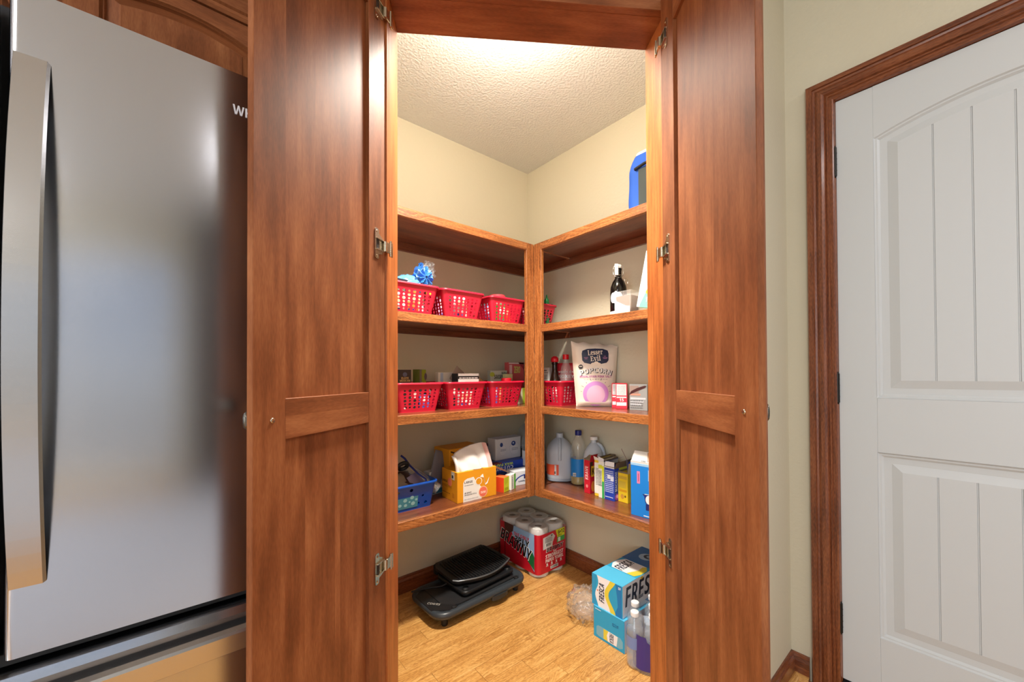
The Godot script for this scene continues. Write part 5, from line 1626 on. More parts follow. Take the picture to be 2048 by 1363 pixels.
# ---------------------------------------------------------------- bottom shelf, right
func jug(label: String, at: Vector3, yaw: float, lab: Color, sz := 1.0) -> Node3D:
	var t := thing("water_jug", label, "jug", at, yaw)
	var hd := mat(Color8(206, 216, 228), 0.4, 0.0, "hdpe").duplicate() as StandardMaterial3D
	hd.transparency = BaseMaterial3D.TRANSPARENCY_ALPHA; hd.albedo_color.a = 0.78
	var prof := [[0.0, 0.004, 4.0], [0.06, 0.0, 3.0], [0.071, 0.008, 3.0], [0.0755, 0.03, 3.0], [0.0755, 0.155, 3.0], [0.0745, 0.168, 3.0], [0.066, 0.192, 3.0], [0.05, 0.214, 2.4], [0.033, 0.229, 2.0], [0.0225, 0.236, 2.0], [0.0195, 0.24, 2.0], [0.0195, 0.262, 2.0], [0.017, 0.262, 2.0], [0.0, 0.255, 2.0]]
	for p in prof: p[0] *= sz
	bottle(t, prof, hd, "body", 3.0, 40)
	var g := G()
	g.tube([V(0, 0.232, 0.024) * V(1, 1, sz), V(0, 0.224, 0.05) * V(1, 1, sz), V(0, 0.205, 0.066) * V(1, 1, sz), V(0, 0.175, 0.0775) * V(1, 1, sz), V(0, 0.14, 0.08) * V(1, 1, sz), V(0, 0.122, 0.074) * V(1, 1, sz)], 0.0085, 10)
	part("handle", g, hd, t)
	g = G()
	var rows := []
	for y in [0.006, 0.118]:
		var row := []
		for k in 41:
			var a := TAU * k / 40
			var q := pow(pow(absf(cos(a)), 3.0) + pow(absf(sin(a)), 3.0), -0.3333) * 0.0735 * sz
			row.append(V(cos(a) * q, y, sin(a) * q))
		rows.append(row)
	rows.append(rows[1].map(func(_p): return V(0, 0.118, 0)))
	g.skin(rows, Transform3D(), true)
	part("water", g, rgb(150, 160, 174, 0.3), t)
	if lab.a > 0.0: band(t, 0.0762, 0.04, 0.098, 95.0, 158.0, mat(lab, 0.5), "label", 3.0)
	return t
func bottom_right_shelf() -> void:
	# two big clear juice bottles in the corner behind the post
	for k in 2:
		var t := thing("juice_bottle", "big round clear bottle in the corner %s the post, with a cream cap" % ["seen left of", "seen right of"][k], "bottle", [V(-0.085, S4, 0.082), V(-0.165, S4, 0.222)][k], 0.0)
		bottle(t, [[0.0, 0.0], [0.06, 0.0], [0.068, 0.006], [0.069, 0.02], [0.069, 0.07], [0.0665, 0.075], [0.0665, 0.165], [0.07, 0.172], [0.0705, 0.2], [0.066, 0.232], [0.054, 0.262], [0.036, 0.283], [0.0195, 0.293], [0.018, 0.302]], film(Color(0.78, 0.84, 0.88), 0.22), "body", 2.0, 36)
		bottle(t, [[0.020, 0.294], [0.021, 0.295], [0.021, 0.31], [0.018, 0.312], [0.0, 0.312]], rgb(222, 206, 160, 0.5), "cap")
		band(t, 0.0675, 0.078, 0.162, 60.0, 230.0, rgb(222, 224, 228) if k else rgb(40, 50, 56), "label")
		bottle(t, [[0.0, 0.002], [0.066, 0.004], [0.067, 0.07], [0.0, 0.07]], rgb(40, 56, 78, 0.3), "juice")
		var f := tangent(0.0678, 108.0, 0.118, 0.05, 0.085)
		if k: oval(t, f, 0.4, 0.82, 0.32, 0.14, rgb(40, 62, 130), 1.0); small_print(t, f, 0.2, 0.05, 0.5, 0.6, 6, rgb(110, 112, 116), 1.0)
		else: oval(t, f, 0.5, 0.7, 0.4, 0.2, rgb(140, 160, 110), 1.0)
	var j := jug("cloudy uncapped gallon water jug with an orange red label right of the post", V(-0.075, S4, 0.345), -47.0, Color8(226, 90, 56))
	var f := tangent(0.0768, 127.0, 0.069, 0.07, 0.056)
	oval(j, f, 0.42, 0.74, 0.17, 0.2, rgb(240, 214, 204), 1.0); oval(j, f, 0.4, 0.30, 0.26, 0.24, rgb(196, 56, 30), 0.6)
	rect(j, f, 0.74, 0.02, 0.24, 0.96, rgb(238, 234, 230), 0.8); barcode(j, f, 0.78, 0.06, 0.16, 0.36, 2.0)
	j = jug("cloudy plastic gallon jug with a white screw cap, half hidden by the red carton", V(-0.058, S4, 0.574), 30.0, Color(0, 0, 0, 0), 0.70)
	bottle(j, [[0.0185, 0.25], [0.0205, 0.251], [0.0205, 0.266], [0.018, 0.268], [0.0, 0.268]], rgb(236, 236, 234, 0.4), "cap")
	var t := thing("oil_bottle", "clear oil bottle with a navy cap and bright blue label between two jugs", "bottle", V(-0.065, S4, 0.474))
	bottle(t, [[0.0, 0.0], [0.036, 0.0], [0.041, 0.005], [0.042, 0.02], [0.042, 0.15], [0.039, 0.154], [0.042, 0.159], [0.0385, 0.166], [0.041, 0.172], [0.0375, 0.18], [0.040, 0.187], [0.037, 0.196], [0.038, 0.206], [0.032, 0.228], [0.02, 0.25], [0.0145, 0.262], [0.0138, 0.282]], film(Color(0.93, 0.93, 0.9), 0.16), "body", 2.0, 32)
	bottle(t, [[0.017, 0.264], [0.0178, 0.266], [0.0178, 0.289], [0.016, 0.291], [0.0, 0.291]], rgb(26, 34, 118, 0.35), "cap")
	bottle(t, [[0.0, 0.002], [0.037, 0.002], [0.0405, 0.006], [0.0405, 0.06], [0.0, 0.06]], rgb(150, 128, 24, 0.2), "oil")
	band(t, 0.0426, 0.045, 0.14, 40.0, 300.0, rgb(18, 126, 206, 0.4))
	f = tangent(0.0432, 150.0, 0.092, 0.05, 0.09)
	barcode(t, f, 0.05, 0.02, 0.34, 0.2, 1.0)
	# the open cartons, from the red one to the big blue one
	var boxes := [
		["red open cereal carton with its flaps up, leftmost of the row of cartons", V(-0.141, S4, 0.616), V(0.036, 0.166, 0.055), Color8(198, 22, 46)],
		["white and yellow carton with a nutrition table, second in the row of cartons", V(-0.092, S4, 0.672), V(0.030, 0.176, 0.15), Color8(228, 196, 50)],
		["white and lime green carton with its top torn, third in the row of cartons", V(-0.115, S4, 0.708), V(0.032, 0.176, 0.12), Color8(232, 234, 226)],
		["blue printed carton with white lettering on its narrow side, fourth in the row of cartons", V(-0.115, S4, 0.757), V(0.055, 0.152, 0.12), Color8(32, 66, 176)],
		["bright yellow open carton with a picture of pasta, fifth in the row of cartons", V(-0.092, S4, 0.817), V(0.054, 0.135, 0.12), Color8(232, 200, 38)],
		["tall sky blue carton with a white top and pink sticker at the right jamb", V(-0.20, S4, 0.965), V(0.085, 0.222, 0.11), Color8(16, 128, 220)]]
	for k in boxes.size():
		var b = boxes[k]
		var s: Vector3 = b[2]
		t = carton("food_carton", b[0], "box", b[1], -90.0 + [2, 5, 1, 0, -2, 4][k], s, mat(b[3], 0.5))
		var fr := face(s, "front"); var sd := face(s, "right")
		var inner := rgb(120, 104, 84, 0.8)
		var flap := func(p: Array, m: Material) -> void:
			var g := G()
			var nn: Vector3 = (p[1] - p[0]).cross(p[2] - p[0]).normalized()
			for o in [0.0, 0.0006]:
				g.flat(p.map(func(q): return q + nn * o), nn if o > 0 else -nn, [Vector2.ZERO, Vector2.ZERO, Vector2.ZERO, Vector2.ZERO])
			for i in 4: g.quad(p[i], p[(i + 1) % 4], p[(i + 1) % 4] + nn * 0.0006, p[i] + nn * 0.0006, p[i] - p[(i + 2) % 4])
			part("flap", g, m, t)
		var hx := s.x / 2; var hz := s.z / 2; var h := s.y
		if k < 5:
			g_top(t, s, inner)
		match k:
			0:
				txt(t, fr, "KRAVE", 0.2, 0.42, 0.5, 0.4, rgb(246, 200, 200), 1.0, 1.0); oval(t, fr, 0.5, 0.22, 0.2, 0.05, rgb(230, 130, 130), 1.0)
				rect(t, sd, 0.0, 0.55, 0.45, 0.4, rgb(60, 40, 30)); rect(t, sd, 0.2, 0.5, 0.7, 0.32, rgb(236, 196, 40), 1.0); txt(t, sd, "K", 0.3, 0.56, 0.4, 0.2, BLACK, 2.0); oval(t, sd, 0.5, 0.2, 0.3, 0.16, rgb(226, 150, 60), 1.0)
				flap.call([V(hx, h, hz), V(hx, h, -hz), V(hx + 0.008, h + 0.028, -hz), V(hx + 0.008, h + 0.028, hz)], rgb(196, 30, 48))
				flap.call([V(-hx, h, hz), V(hx, h, hz), V(hx, h + 0.026, hz - 0.016), V(hx * 0.2, h + 0.026, hz - 0.016)], inner)
				flap.call([V(hx + 0.008, h + 0.028, hz), V(hx + 0.008, h + 0.028, -hz), V(hx + 0.05, h + 0.042, -hz), V(hx + 0.03, h + 0.036, hz)], inner)
			1:
				rect(t, fr, 0.0, 0.08, 1.0, 0.85, rgb(236, 234, 226)); rect(t, fr, 0.2, 0.3, 0.7, 0.5, rgb(246, 244, 238), 1.0); small_print(t, fr, 0.25, 0.32, 0.6, 0.48, 12, rgb(90, 90, 90), 2.0)
				flap.call([V(-hx, h, hz), V(hx, h, hz), V(hx, h + 0.012, hz + 0.008), V(-hx, h + 0.02, hz + 0.008)], rgb(226, 226, 224))
			2:
				rect(t, fr, 0.66, 0.46, 0.34, 0.42, rgb(214, 226, 40)); rect(t, fr, 0.66, 0.0, 0.34, 0.46, rgb(40, 168, 76)); rect(t, fr, 0.0, 0.8, 0.66, 0.1, rgb(214, 220, 60)); small_print(t, fr, 0.05, 0.36, 0.55, 0.4, 10, rgb(80, 80, 80), 1.0); rect(t, fr, 0.0, 0.33, 0.66, 0.015, rgb(40, 40, 40), 1.0)
				flap.call([V(-hx, h, hz), V(hx, h, hz), V(hx, h + 0.014, hz), V(-hx, h + 0.022, hz)], rgb(214, 216, 220))
				flap.call([V(hx, h, hz), V(hx, h, -hz), V(hx + 0.035, h + 0.014, -hz), V(hx + 0.03, h + 0.01, hz)], rgb(36, 60, 150))
			3:
				small_print(t, fr, 0.06, 0.25, 0.86, 0.7, 12, rgb(196, 208, 236)); rect(t, fr, 0.06, 0.09, 0.8, 0.02, rgb(220, 226, 240), 1.0); rect(t, fr, 0.3, 0.68, 0.3, 0.12, rgb(226, 230, 244), 1.0); rect(t, fr, 0.62, 0.62, 0.32, 0.14, rgb(226, 230, 244), 1.0)
				txt(t, sd, "MACARONI", 0.05, 0.3, 0.14, 0.6, rgb(180, 196, 236), 1.0, 1.0); oval(t, sd, 0.2, 0.12, 0.17, 0.1, rgb(170, 80, 190), 1.0); oval(t, sd, 0.2, 0.13, 0.08, 0.05, rgb(236, 196, 226), 2.0)
				oval(t, sd, 0.62, 0.42, 0.3, 0.36, rgb(232, 180, 80), 1.0); rect(t, sd, 0.3, 0.86, 0.6, 0.14, rgb(206, 210, 60), 1.0)
				flap.call([V(-hx, h, hz), V(hx, h, hz), V(hx * 0.9, h + 0.03, hz - 0.004), V(-hx * 0.9, h + 0.03, hz - 0.004)], rgb(232, 234, 236))
				flap.call([V(hx, h, hz), V(hx, h, -hz), V(hx + 0.016, h + 0.036, -hz), V(hx + 0.012, h + 0.03, hz)], inner)
			4:
				rect(t, fr, 0.06, 0.80, 0.85, 0.1, rgb(206, 172, 60)); rect(t, fr, 0.1, 0.5, 0.7, 0.22, rgb(216, 186, 60)); rect(t, fr, 0.1, 0.36, 0.8, 0.08, rgb(220, 160, 20)); oval(t, fr, 0.45, 0.2, 0.18, 0.08, rgb(206, 150, 60), 1.0); oval(t, fr, 0.75, 0.22, 0.08, 0.04, rgb(120, 84, 30), 1.0)
				flap.call([V(-hx, h, -hz * 0.2), V(hx, h, -hz * 0.2), V(hx, h + 0.05, -hz * 0.35), V(-hx, h + 0.038, -hz * 0.35)], rgb(40, 58, 150))
				flap.call([V(hx, h, hz), V(hx, h, -hz), V(hx + 0.004, h + 0.04, -hz), V(hx + 0.006, h + 0.05, hz)], rgb(214, 196, 150))
				flap.call([V(hx * 0.2, h + 0.06, hz * 0.6), V(hx * 0.32, h + 0.06, hz * 0.6), V(-hx * 1.0, h + 0.108, hz * 0.5), V(-hx * 1.1, h + 0.105, hz * 0.5)], rgb(150, 120, 110))
				flap.call([V(hx, h + 0.005, hz), V(hx * 1.1, h + 0.003, hz), V(hx * 0.3, h + 0.063, hz * 0.6), V(hx * 0.1, h + 0.06, hz * 0.6)], rgb(60, 60, 90))
			5:
				rect(t, fr, 0.34, 0.62, 0.16, 0.23, rgb(226, 130, 170)); rect(t, fr, 0.395, 0.66, 0.05, 0.15, rgb(170, 80, 120), 1.0)
				rect(t, fr, 0.0, 0.955, 1.0, 0.045, rgb(150, 196, 234)); patch(t, fr, [[0.62, 0.44], [1.0, 0.44], [1.0, 0.28], [0.78, 0.28], [0.72, 0.40]], rgb(24, 40, 120)); oval(t, fr, 0.95, 0.35, 0.16, 0.08, rgb(236, 238, 244), 1.0); rect(t, fr, 0.8, 0.15, 0.2, 0.12, rgb(20, 36, 110)); rect(t, fr, 0.68, 0.03, 0.32, 0.018, rgb(220, 236, 250)); rect(t, fr, 0.93, 0.7, 0.03, 0.2, rgb(180, 210, 240)); rect(t, fr, 0.74, 0.44, 0.26, 0.012, rgb(220, 236, 250), 1.0)
				g_top(t, s, rgb(210, 210, 208))
				flap.call([V(-hx, h, hz), V(hx, h, hz), V(hx, h + 0.046, hz - 0.03), V(-hx * 0.92, h + 0.046, hz - 0.03)], rgb(226, 226, 222))
				flap.call([V(-hx, h, -hz), V(-hx, h, hz), V(-hx * 0.92, h + 0.044, hz - 0.03), V(-hx * 0.92, h + 0.03, -hz)], rgb(206, 204, 196))
				var lx := {o = V(-hx, h, hz), r = Vector3.RIGHT, u = V(0, 0.838, -0.546), w = s.x, h = 0.055}
				barcode(t, lx, 0.5, 0.08, 0.3, 0.22, 2.0); patch(t, lx, [[0.74, 0.95], [0.8, 0.95], [0.92, 0.2], [0.86, 0.2]], rgb(170, 140, 110), 2.0)
func g_top(t: Node3D, s: Vector3, m: Material) -> void:
	# the dark opening of an open carton: a shallow recess with card walls
	var g := G()
	var h := s.y
	for w in [[V(0, h + 0.004, s.z / 2 - 0.0004), V(s.x, 0.008, 0.0008)], [V(0, h + 0.004, -s.z / 2 + 0.0004), V(s.x, 0.008, 0.0008)], [V(s.x / 2 - 0.0004, h + 0.004, 0), V(0.0008, 0.008, s.z)], [V(-s.x / 2 + 0.0004, h + 0.004, 0), V(0.0008, 0.008, s.z)]]:
		g.box(w[0], w[1])
	part("open_rim", g, m, t)

# ---------------------------------------------------------------- on the floor
func rrect(x0: float, x1: float, z0: float, z1: float, r: float, n := 6) -> PackedVector2Array:
	var p := PackedVector2Array()
	for q in 4:
		var cx := x1 - r if q in [0, 3] else x0 + r
		var cz := z1 - r if q in [0, 1] else z0 + r
		for k in n + 1:
			var a := PI / 2 * q + PI / 2 * k / n
			p.append(Vector2(cx + r * cos(a), cz + r * sin(a)))
	return p
func on_the_floor() -> void:
	griddle()
	towels()
	fresca()
	water_pack()

func griddle() -> void:
	var bk := rgb(26, 27, 30, 0.4); var dull := rgb(20, 20, 21, 0.55); var gun := rgb(54, 60, 66, 0.34)
	var t := thing("electric_griddle", "long black electric griddle with rounded ends lying on the floor below the left shelf", "griddle", V(-0.632, 0, 0.258), 1.5)
	# local: half length 0.268, half depth 0.142
	var g := G()
	var tray := []
	for q in [[0.235, 0.112, 0.03, 0.028], [0.256, 0.132, 0.06, 0.036], [0.267, 0.143, 0.07, 0.048], [0.269, 0.145, 0.072, 0.058], [0.264, 0.140, 0.068, 0.068], [0.254, 0.130, 0.06, 0.0715], [0.244, 0.120, 0.05, 0.069], [0.238, 0.114, 0.045, 0.062]]:
		tray.append(loop(q[0], q[1], q[2], q[3], 8))
	tray.append(loop(0.002, 0.002, 0.001, 0.062, 8))
	g.skin(tray, Transform3D(), true)
	part("tray", g, gun, t)
	g = G()
	g.prism(PackedVector2Array([Vector2(-0.20, -0.105), Vector2(0.205, -0.105), Vector2(0.205, 0.10), Vector2(-0.13, 0.108), Vector2(-0.165, 0.10), Vector2(-0.20, 0.06)]), 0.062, 0.069, LIE)
	part("cooking_plate", g, rgb(38, 38, 40, 0.42), t)
	g = G()
	g.prism(PackedVector2Array([Vector2(-0.262, -0.07), Vector2(-0.205, -0.105), Vector2(-0.205, 0.055), Vector2(-0.15, 0.118), Vector2(-0.20, 0.125), Vector2(-0.262, 0.075)]), 0.066, 0.0715, LIE)
	part("end_cap", g, bk, t)
	var f := {o = V(-0.252, 0.0716, 0.02), r = V(0.62, 0, 0.78), u = V(0.78, 0, -0.62), w = 0.06, h = 0.018}
	txt(t, f, "COOKS", 0, 0, 1, 0.8, rgb(150, 146, 140), 1.0)
	for x in [-0.21, 0.21]:
		for z in [-0.09, 0.1]:
			g = G()
			g.lathe([[0.0, 0.0], [0.012, 0.0], [0.014, 0.004], [0.014, 0.035]], 14, Transform3D(Basis(), V(x, 0, z)))
			part("foot", g, BLACK, t)
	g = G()
	var hand := PackedVector2Array()
	for k in 20: hand.append(Vector2(0.075 + 0.05 * cos(TAU * k / 20), 0.138 + 0.015 * sin(TAU * k / 20)))
	g.prism(hand, 0.030, 0.05, LIE, true)
	part("front_grip", g, rgb(40, 42, 44, 0.45), t)
	for x in [-0.172, 0.2]:
		g = G()
		g.lathe([[0.012, 0.066], [0.012, 0.075], [0.01, 0.077], [0.0, 0.077]], 14, Transform3D(Basis(), V(x, 0, 0.117)))
		part("latch", g, BLACK, t)
	# the contact grill resting on it
	var c := thing("contact_grill", "black ridged contact grill with a curved silver edge lying on top of the griddle", "grill", V(-0.578, 0.069, 0.228), 4.0)
	c.scale = V(1.12, 1.0, 1.08)
	g = G()
	g.skin([loop(0.001, 0.001, 0.0005, 0.004, 6), loop(0.135, 0.10, 0.02, 0.004, 6), loop(0.145, 0.112, 0.025, 0.014, 6), loop(0.145, 0.112, 0.025, 0.026, 6), loop(0.138, 0.105, 0.02, 0.028, 6), loop(0.001, 0.001, 0.0005, 0.022, 6)], Transform3D(), true)
	part("lower_tray", g, bk, c)
	g = G()
	var up := Transform3D(Basis.from_euler(V(0.08, 0, 0.015)), V(0.005, 0.048, -0.022))
	var pl := PackedVector2Array()
	for p in [[-0.135, -0.115], [0.13, -0.115], [0.15, -0.07], [0.152, 0.03]]: pl.append(Vector2(p[0], p[1]))
	for k in 13:
		var a := k / 12.0
		pl.append(Vector2(lerpf(0.148, -0.140, a), 0.06 + 0.055 * sin(PI * (0.08 + 0.84 * a)) + 0.01 * (1 - a)))
	for p in [[-0.155, 0.055], [-0.155, -0.08]]: pl.append(Vector2(p[0], p[1]))
	g.prism(pl, 0.0, 0.014, up * LIE, true)
	part("upper_plate", g, bk, c)
	g = G()
	var edge := []
	for k in range(3, 18): edge.append(up * V(pl[k].x, 0.015, pl[k].y))
	g.tube(edge, 0.0042, 8)
	part("silver_edge", g, rgb(120, 124, 128, 0.3, 0.7), c)
	for k in 20:
		var x := -0.125 + 0.0135 * k
		var a := clampf((0.148 - x) / 0.288, 0.0, 1.0)
		var z1 := 0.048 + 0.055 * sin(PI * (0.08 + 0.84 * a)) + 0.01 * (1 - a)
		g = G()
		g.box(V(x, 0.017, (z1 - 0.095) / 2), V(0.005, 0.006, z1 + 0.095), 0.002, 0, up)
		part("ridge", g, dull, c)
	for x in [-0.115, 0.07]:
		g = G()
		g.box(V(x, 0.04, -0.128), V(0.05 if x < 0 else 0.02, 0.05, 0.03), 0.006)
		part("rear_hinge", g, BLACK, c)
	for x in [-0.12, 0.12]:
		g = G()
		g.lathe([[0.017, -0.002], [0.019, 0.004], [0.016, 0.03], [0.012, 0.031]], 14, Transform3D(Basis(), V(x, 0.004, 0.085)))
		part("corner_post", g, bk, c)
	g = G()
	g.tube([V(-0.10, 0.07, -0.12), V(-0.118, 0.062, -0.08), V(-0.125, 0.045, -0.045), V(-0.135, 0.02, -0.02), V(-0.165, 0.010, -0.03), V(-0.20, 0.008, -0.055), V(-0.24, 0.008, -0.075), V(-0.28, 0.009, -0.085)], 0.0045, 8)
	part("power_cord", g, BLACK, c)

func towels() -> void:
	var t := thing("paper_towel_pack", "plastic wrapped pack of six paper towel rolls with a red printed wrapper in the corner", "paper towels", V(-0.155, 0.0, 0.195))
	var paper := rgb(232, 230, 226, 0.85)
	for i in 2:
		for k in 3:
			var g := G()
			g.lathe([[0.021, 0.004], [0.05, 0.0], [0.0555, 0.003], [0.0555, 0.257], [0.05, 0.262], [0.021, 0.262], [0.0205, 0.25], [0.0205, 0.01]], 28, Transform3D(Basis(), V(-0.0575 + 0.115 * i, 0, -0.112 + 0.112 * k)))
			part("roll", g, paper, t)
			g = G()
			g.lathe([[0.0208, 0.008], [0.0208, 0.258], [0.0196, 0.258], [0.0196, 0.008]], 20, Transform3D(Basis(), V(-0.0575 + 0.115 * i, 0, -0.112 + 0.112 * k)))
			part("core", g, rgb(120, 100, 84, 0.9), t)
	# printed wrapper round the sides, clear film over the top
	var hx := 0.1165; var hz := 0.171
	var g := G()
	g.skin([loop(hx, hz, 0.026, 0.022, 8), loop(hx + 0.001, hz + 0.001, 0.026, 0.235, 8)], Transform3D(), true)
	part("wrapper", g, rgb(196, 22, 44, 0.3), t)
	g = G()
	g.skin([loop(hx + 0.0005, hz + 0.0005, 0.026, 0.235, 8), loop(hx - 0.004, hz - 0.004, 0.03, 0.258, 8), loop(hx - 0.02, hz - 0.02, 0.04, 0.265, 8), loop(0.06, 0.1, 0.02, 0.266, 8), loop(0.001, 0.001, 0.0005, 0.268, 8)], Transform3D(), true)
	part("clear_film", g, film(Color(0.95, 0.96, 0.97), 0.16, 0.1), t)
	var red := rgb(196, 22, 44, 0.3); var wht := rgb(240, 236, 234, 0.35); var blk := rgb(20, 18, 20, 0.4)
	# right-hand (front) face: z = +hz
	var f := {o = V(-hx, 0.022, hz + 0.0012), r = Vector3.RIGHT, u = Vector3.UP, w = hx * 2, h = 0.213}
	patch(t, f, [[0.16, 0.90], [0.48, 0.95], [0.56, 0.86], [0.48, 0.72], [0.46, 0.62], [0.16, 0.60]], rgb(206, 206, 206, 0.4)); barcode(t, f, 0.24, 0.65, 0.2, 0.1, 1.0); small_print(t, f, 0.22, 0.76, 0.24, 0.13, 4, rgb(120, 120, 124), 1.0); rect(t, f, 0.42, 0.89, 0.05, 0.03, rgb(50, 50, 54), 1.0)
	patch(t, f, [[0.58, 1.0], [0.89, 1.0], [0.89, 0.80], [0.64, 0.80]], rgb(214, 222, 40)); patch(t, f, [[0.64, 0.80], [0.89, 0.80], [0.89, 0.68], [0.62, 0.66]], rgb(70, 170, 84)); rect(t, f, 0.66, 0.68, 0.08, 0.10, rgb(226, 236, 226), 1.0)
	txt(t, f, "6=12", 0.66, 0.87, 0.22, 0.10, blk, 1.0); txt(t, f, "ROLLS", 0.66, 0.82, 0.12, 0.035, blk, 1.0)
	txt(t, f, "BRAWNY", 0.26, 0.505, 0.58, 0.125, wht, 1.0, 0.0, 0.1); txt(t, f, "BRAWNY", 0.272, 0.515, 0.556, 0.105, blk, 2.0, 0.0, 0.1)
	txt(t, f, "THE", 0.49, 0.46, 0.11, 0.032, wht); txt(t, f, "STRONGEST", 0.24, 0.355, 0.60, 0.095, wht, 1.0, 0.0, 0.08); txt(t, f, "PAPER TOWEL", 0.24, 0.25, 0.60, 0.085, wht, 1.0, 0.0, 0.08)
	for k in 4: oval(t, f, 0.29 + 0.155 * k, 0.20, 0.025, 0.03, wht); rect(t, f, 0.25 + 0.155 * k, 0.155, 0.08, 0.008, wht)
	barcode(t, f, 0.40, 0.05, 0.26, 0.075)
	# left-hand face: x = -hx
	f = {o = V(-hx - 0.0012, 0.022, -hz), r = Vector3.BACK, u = Vector3.UP, w = hz * 2, h = 0.213}
	patch(t, f, [[0.17, 0.0], [0.17, 1.0], [0.2, 1.0], [0.34, 0.72], [0.40, 0.70], [0.40, 0.3], [0.3, 0.0]], rgb(120, 20, 30, 0.4))
	patch(t, f, [[0.30, 1.0], [0.92, 1.0], [0.92, 0.06], [0.62, 0.5], [0.5, 0.66], [0.40, 0.72]], rgb(150, 186, 226, 0.35), 0.5)
	patch(t, f, [[0.17, 1.0], [0.42, 1.0], [0.40, 0.84], [0.30, 0.74], [0.20, 0.80]], rgb(78, 38, 30, 0.5), 1.0)
	patch(t, f, [[0.76, 0.26], [0.92, 0.1], [0.92, 0.44], [0.86, 0.56], [0.82, 0.44]], rgb(30, 110, 60, 0.4), 1.0)
	patch(t, f, [[0.20, 0.76], [0.32, 0.72], [0.46, 0.58], [0.62, 0.44], [0.84, 0.15], [0.92, 0.0], [0.2, 0.0]], red, 1.0)
	txt(t, f, "THE ONLY", 0.42, 0.76, 0.38, 0.09, rgb(206, 26, 44), 2.0, 0.0, 0.1)
	txt(t, f, "3PLY", 0.435, 0.60, 0.38, 0.17, wht, 2.0, 0.0, 0.1); txt(t, f, "3PLY", 0.445, 0.61, 0.36, 0.155, blk, 3.0, 0.0, 0.1)
	var bf := {o = f.o + V(0, 0.05, 0.0), r = V(0, -0.20, 0.98).normalized(), u = V(0, 0.98, 0.2).normalized(), w = f.w, h = f.h}
	bf.o = V(-hx - 0.0012, 0.022, -hz) + V(0, 0.105, 0.018)
	txt(t, bf, "BRAWNY", 0.0, 0.02, 0.80, 0.32, wht, 3.0, 0.0, 0.05); txt(t, bf, "BRAWNY", 0.012, 0.035, 0.776, 0.29, blk, 4.0, 0.0, 0.05)

